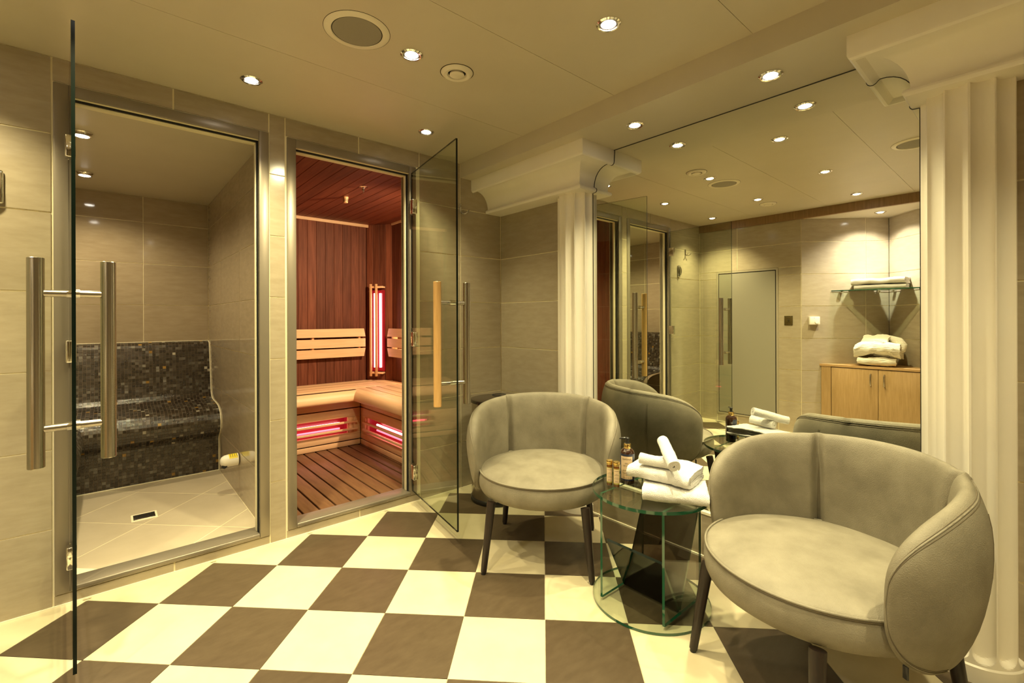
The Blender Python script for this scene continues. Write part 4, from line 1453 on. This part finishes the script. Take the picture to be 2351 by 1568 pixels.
# ================================================================== HOOKS
def wall_hook(label, x_, z_):
    t = thing('robe_hook', label, 'hook', (x_, YL, z_), 0, 'robe hooks on the tiled wall')
    put('backplate', bx(0.020, 0.006, 0.062, 0.0028, 'steel'), 'steel', t, (0, -0.003, 0.0))
    for sg in (-1, 1):
        put('prong', tube([(0, -0.006, -0.022), (sg * 0.006, -0.016, -0.034), (sg * 0.016, -0.030, -0.036), (sg * 0.027, -0.042, -0.026), (sg * 0.033, -0.048, -0.012)], [0.0045, 0.004, 0.0036, 0.0032, 0.0028], 10), 'steel', t)
    for zz in (-0.012, 0.016):
        put('screw', lathe([(0, 0.0), (0.003, 0.0), (0.003, 0.0015), (0, 0.002)], 10, cap=False), 'brass_dark', t, (0, -0.006, zz), (R(90), 0, 0))


wall_hook('steel double robe hook on the tiled wall right of the sauna door', 1.733, 1.822)
wall_hook('steel double robe hook near the hatch corner, seen only in the mirror', -0.449, 1.80)
ch = thing('chrome_wall_fitting', 'upright chrome wall fitting cut by the left edge of the photo', 'wall fitting', (-0.310, YL, 1.590))
put('backplate', bx(0.046, 0.012, 0.122, 0.006, 'chrome', 3), 'chrome', ch, (0, -0.006, 0))
put('inset', bx(0.030, 0.006, 0.106, 0.003, 'frame_metal', 2), 'frame_metal', ch, (0, -0.012, 0))
put('lever', tube([(0, -0.014, 0.044), (0.0, -0.026, 0.020), (0.0, -0.028, -0.010), (0.0, -0.020, -0.044)], [0.009, 0.011, 0.011, 0.007], 14), 'chrome', ch)

# ================================================================== NICHE FURNITURE (seen in the mirror)
CXF, CZT = -0.887, 0.672
cab = thing('corner_cabinet', 'oak corner cabinet with two doors in the niche', 'cabinet', (0, 0, 0))
put('cabinet_body', prism([(CXF - 0.022, 1.372), (CXF - 0.022, 0.518), (NC[0] + 0.03, NC[1])], 0.05, CZT - 0.021), 'oak', cab)
put('cabinet_top', prism([(CXF + 0.004, 1.384), (CXF + 0.004, 0.506), (NC[0] + 0.004, NC[1])], CZT - 0.020, CZT), 'oak_top', cab)
pbox('plinth', CXF - 0.06, CXF - 0.045, 0.56, 1.33, 0.0, 0.05, 'black_gap', cab)
pbox('filler_panel', CXF - 0.021, CXF, 1.296, 1.372, 0.055, CZT - 0.022, 'oak', cab)
pbox('filler_panel', CXF - 0.021, CXF, 0.518, 0.596, 0.055, CZT - 0.022, 'oak', cab)
for y0, y1, hy in ((0.9475, 1.2915, 0.997), (0.6005, 0.9445, 0.902)):
    d_ = pbox('cabinet_door', CXF - 0.020, CXF, y0, y1, 0.06, CZT - 0.027, 'oak', cab, 0.0012)
    cx_, cy_, cz_ = d_.location
    put('handle', tube([(CXF - cx_, hy - cy_, 0.502 - cz_), (CXF + 0.020 - cx_, hy - cy_, 0.506 - cz_), (CXF + 0.024 - cx_, hy - cy_, 0.530 - cz_), (CXF + 0.024 - cx_, hy - cy_, 0.580 - cz_), (CXF + 0.020 - cx_, hy - cy_, 0.602 - cz_), (CXF - cx_, hy - cy_, 0.606 - cz_)], 0.0052, 12), 'steel', d_)
# glass corner shelf
shf = thing('corner_shelf', 'glass corner shelf on chrome clips in the niche', 'shelf', (0, 0, 0))
gm = prism([(-0.956, 1.308), (-0.956, 0.582), (NC[0] + 0.008, NC[1])], 1.350, 1.358)
gm.materials.append(MATS['shelf_glass']); gm.materials.append(MATS['green_edge'])
for p in gm.polygons:
    p.material_index = 0 if abs(p.normal.z) > 0.5 else 1
put('shelf_glass', gm, None, shf)
for (cx_, cy_, rz_) in ((-1.020, 1.248, 45), (-1.250, 1.018, 45), (-1.276, 0.891, -45), (-1.05, 0.665, -45)):
    put('clip', bx(0.030, 0.026, 0.018, 0.003, 'chrome'), 'chrome', shf, (cx_ + 0.010, cy_ - (0.010 if rz_ > 0 else -0.010), 1.346), (0, 0, R(rz_)))
# towels on the shelf
sgs = lambda x_, y_: -0.05 * max(0.0, abs(y_) - 0.15)
t1 = put('folded_towel', ribbon(wrap2(0.20, 0.013, 0.034), 0.0135, 0.365, 30, 0.0022, 21), 'towel', None, (-1.085, 0.956, 1.3615), (0, 0, 0))
tag(t1, 'white folded bath towel on the glass corner shelf, lower of the two', 'towel', 'towels on the corner shelf')
put('inner_fold', ribbon(wrap2(0.17, 0.005, 0.010), 0.0052, 0.362, 20, 0.002, 23), 'towel', t1, (-0.012, 0, 0.0125))
t2 = put('folded_towel', ribbon(wrap2(0.21, 0.016, 0.048), 0.0168, 0.388, 30, 0.0028, 25, sgs), 'towel', None, (-1.083, 0.964, 1.4065), (0, 0, R(2)))
tag(t2, 'white folded bath towel on the glass corner shelf, upper of the two', 'towel', 'towels on the corner shelf')
put('inner_fold', ribbon(wrap2(0.18, 0.008, 0.017), 0.0085, 0.384, 20, 0.0025, 27, sgs), 'towel', t2, (-0.012, 0, 0.0155))
# bath robes on the cabinet
rb = put('folded_robe', ribbon(wrap2(0.22, 0.026, 0.062), 0.0275, 0.270, 26, 0.005, 31), 'waffle', None, (-1.015, 0.978, CZT + 0.012), (0, 0, R(-8)))
tag(rb, 'cream folded waffle bath robe at the bottom on the cabinet', 'bath robe', 'bath robes on the cabinet')
put('inner_fold', ribbon(wrap2(0.18, 0.006, 0.014), 0.0065, 0.266, 18, 0.003, 33), 'waffle', rb, (-0.014, 0, 0.024))
rsag = lambda x_, y_: -0.9 * max(0.0, abs(y_) - 0.06) ** 1.6 * 1.2
rb2 = put('folded_robe', ribbon(wrap2(0.235, 0.040, 0.112), 0.043, 0.315, 30, 0.007, 37, rsag), 'waffle', None, (-1.018, 0.965, CZT + 0.106), (0, 0, R(-4)))
tag(rb2, 'cream folded waffle bath robe on top of the other robe on the cabinet', 'bath robe', 'bath robes on the cabinet')
put('inner_fold', ribbon(wrap2(0.19, 0.012, 0.028), 0.0125, 0.308, 22, 0.006, 39, rsag), 'waffle', rb2, (-0.016, 0, 0.041))
put('collar_fold', ribbon([(0.085 - 0.017 * k, 0.050 * math.sin(PI * k / 10)) for k in range(11)], 0.024, 0.200, 20, 0.007, 41, rsag), 'waffle', rb2, (-0.02, 0.01, 0.108), (0, 0, R(10)))
put('sleeve_fold', tube([(0.05, -0.125, 0.02), (0.045, -0.160, 0.045), (0.035, -0.165, 0.085), (0.01, -0.140, 0.118), (-0.03, -0.07, 0.142)], [0.020, 0.030, 0.034, 0.034, 0.026], 14), 'waffle', rb2)
put('belt_fold', tube([(0.112, -0.03, 0.02), (0.118, -0.032, 0.06), (0.105, -0.035, 0.10), (0.05, -0.035, 0.125)], [0.006, 0.006, 0.006, 0.006], 8), 'waffle', rb2)

# plaque and thermostat
pq = thing('brass_plaque', 'small square bronze plaque with central button on the tiled wall', 'plaque', (XB, 1.609, 1.077))
put('plate', bx(0.004, 0.072, 0.090, 0.0012, 'brass'), 'brass', pq, (0.002, 0, 0))
put('button', lathe([(0, 0.004), (0.007, 0.0038), (0.0095, 0.001), (0.0095, 0), (0, 0)], 24, cap=False), 'brass_dark', pq, (0.004, 0, 0.001), (0, R(90), 0))
for sy in (-1, 1):
    for sz in (-1, 1):
        put('screw', lathe([(0, 0.0015), (0.0035, 0.001), (0.0035, 0), (0, 0)], 12, cap=False), 'black_gap', pq, (0.004, sy * 0.031, sz * 0.040), (0, R(90), 0))
for zz in (0.040, 0.016, -0.018):
    put('engraved_bar', bx(0.001, 0.034, 0.0035, 0, 'brass_dark'), 'brass_dark', pq, (0.0042, 0, zz))
tq = thing('thermostat', 'white square room thermostat with dial on the niche wall', 'thermostat', (-0.844, 1.424, 1.076), R(45))
# local -y points into the room
put('housing', bx(0.090, 0.030, 0.076, 0.004, 'white_plastic', 3), 'white_plastic', tq, (0, -0.015, 0))
put('dial', lathe([(0, 0.006), (0.014, 0.006), (0.016, 0.004), (0.016, 0), (0, 0)], 32, cap=False), 'white_plastic', tq, (-0.014, -0.030, -0.014), (R(90), 0, 0))
put('dial_gap', lathe([(0, 0.0006), (0.0175, 0.0006), (0.0175, 0), (0, 0)], 32, cap=False), 'panel_frame', tq, (-0.014, -0.030, -0.014), (R(90), 0, 0))
put('indicator', bx(0.003, 0.001, 0.008, 0, 'ink'), 'ink', tq, (0.006, -0.0303, 0.024))
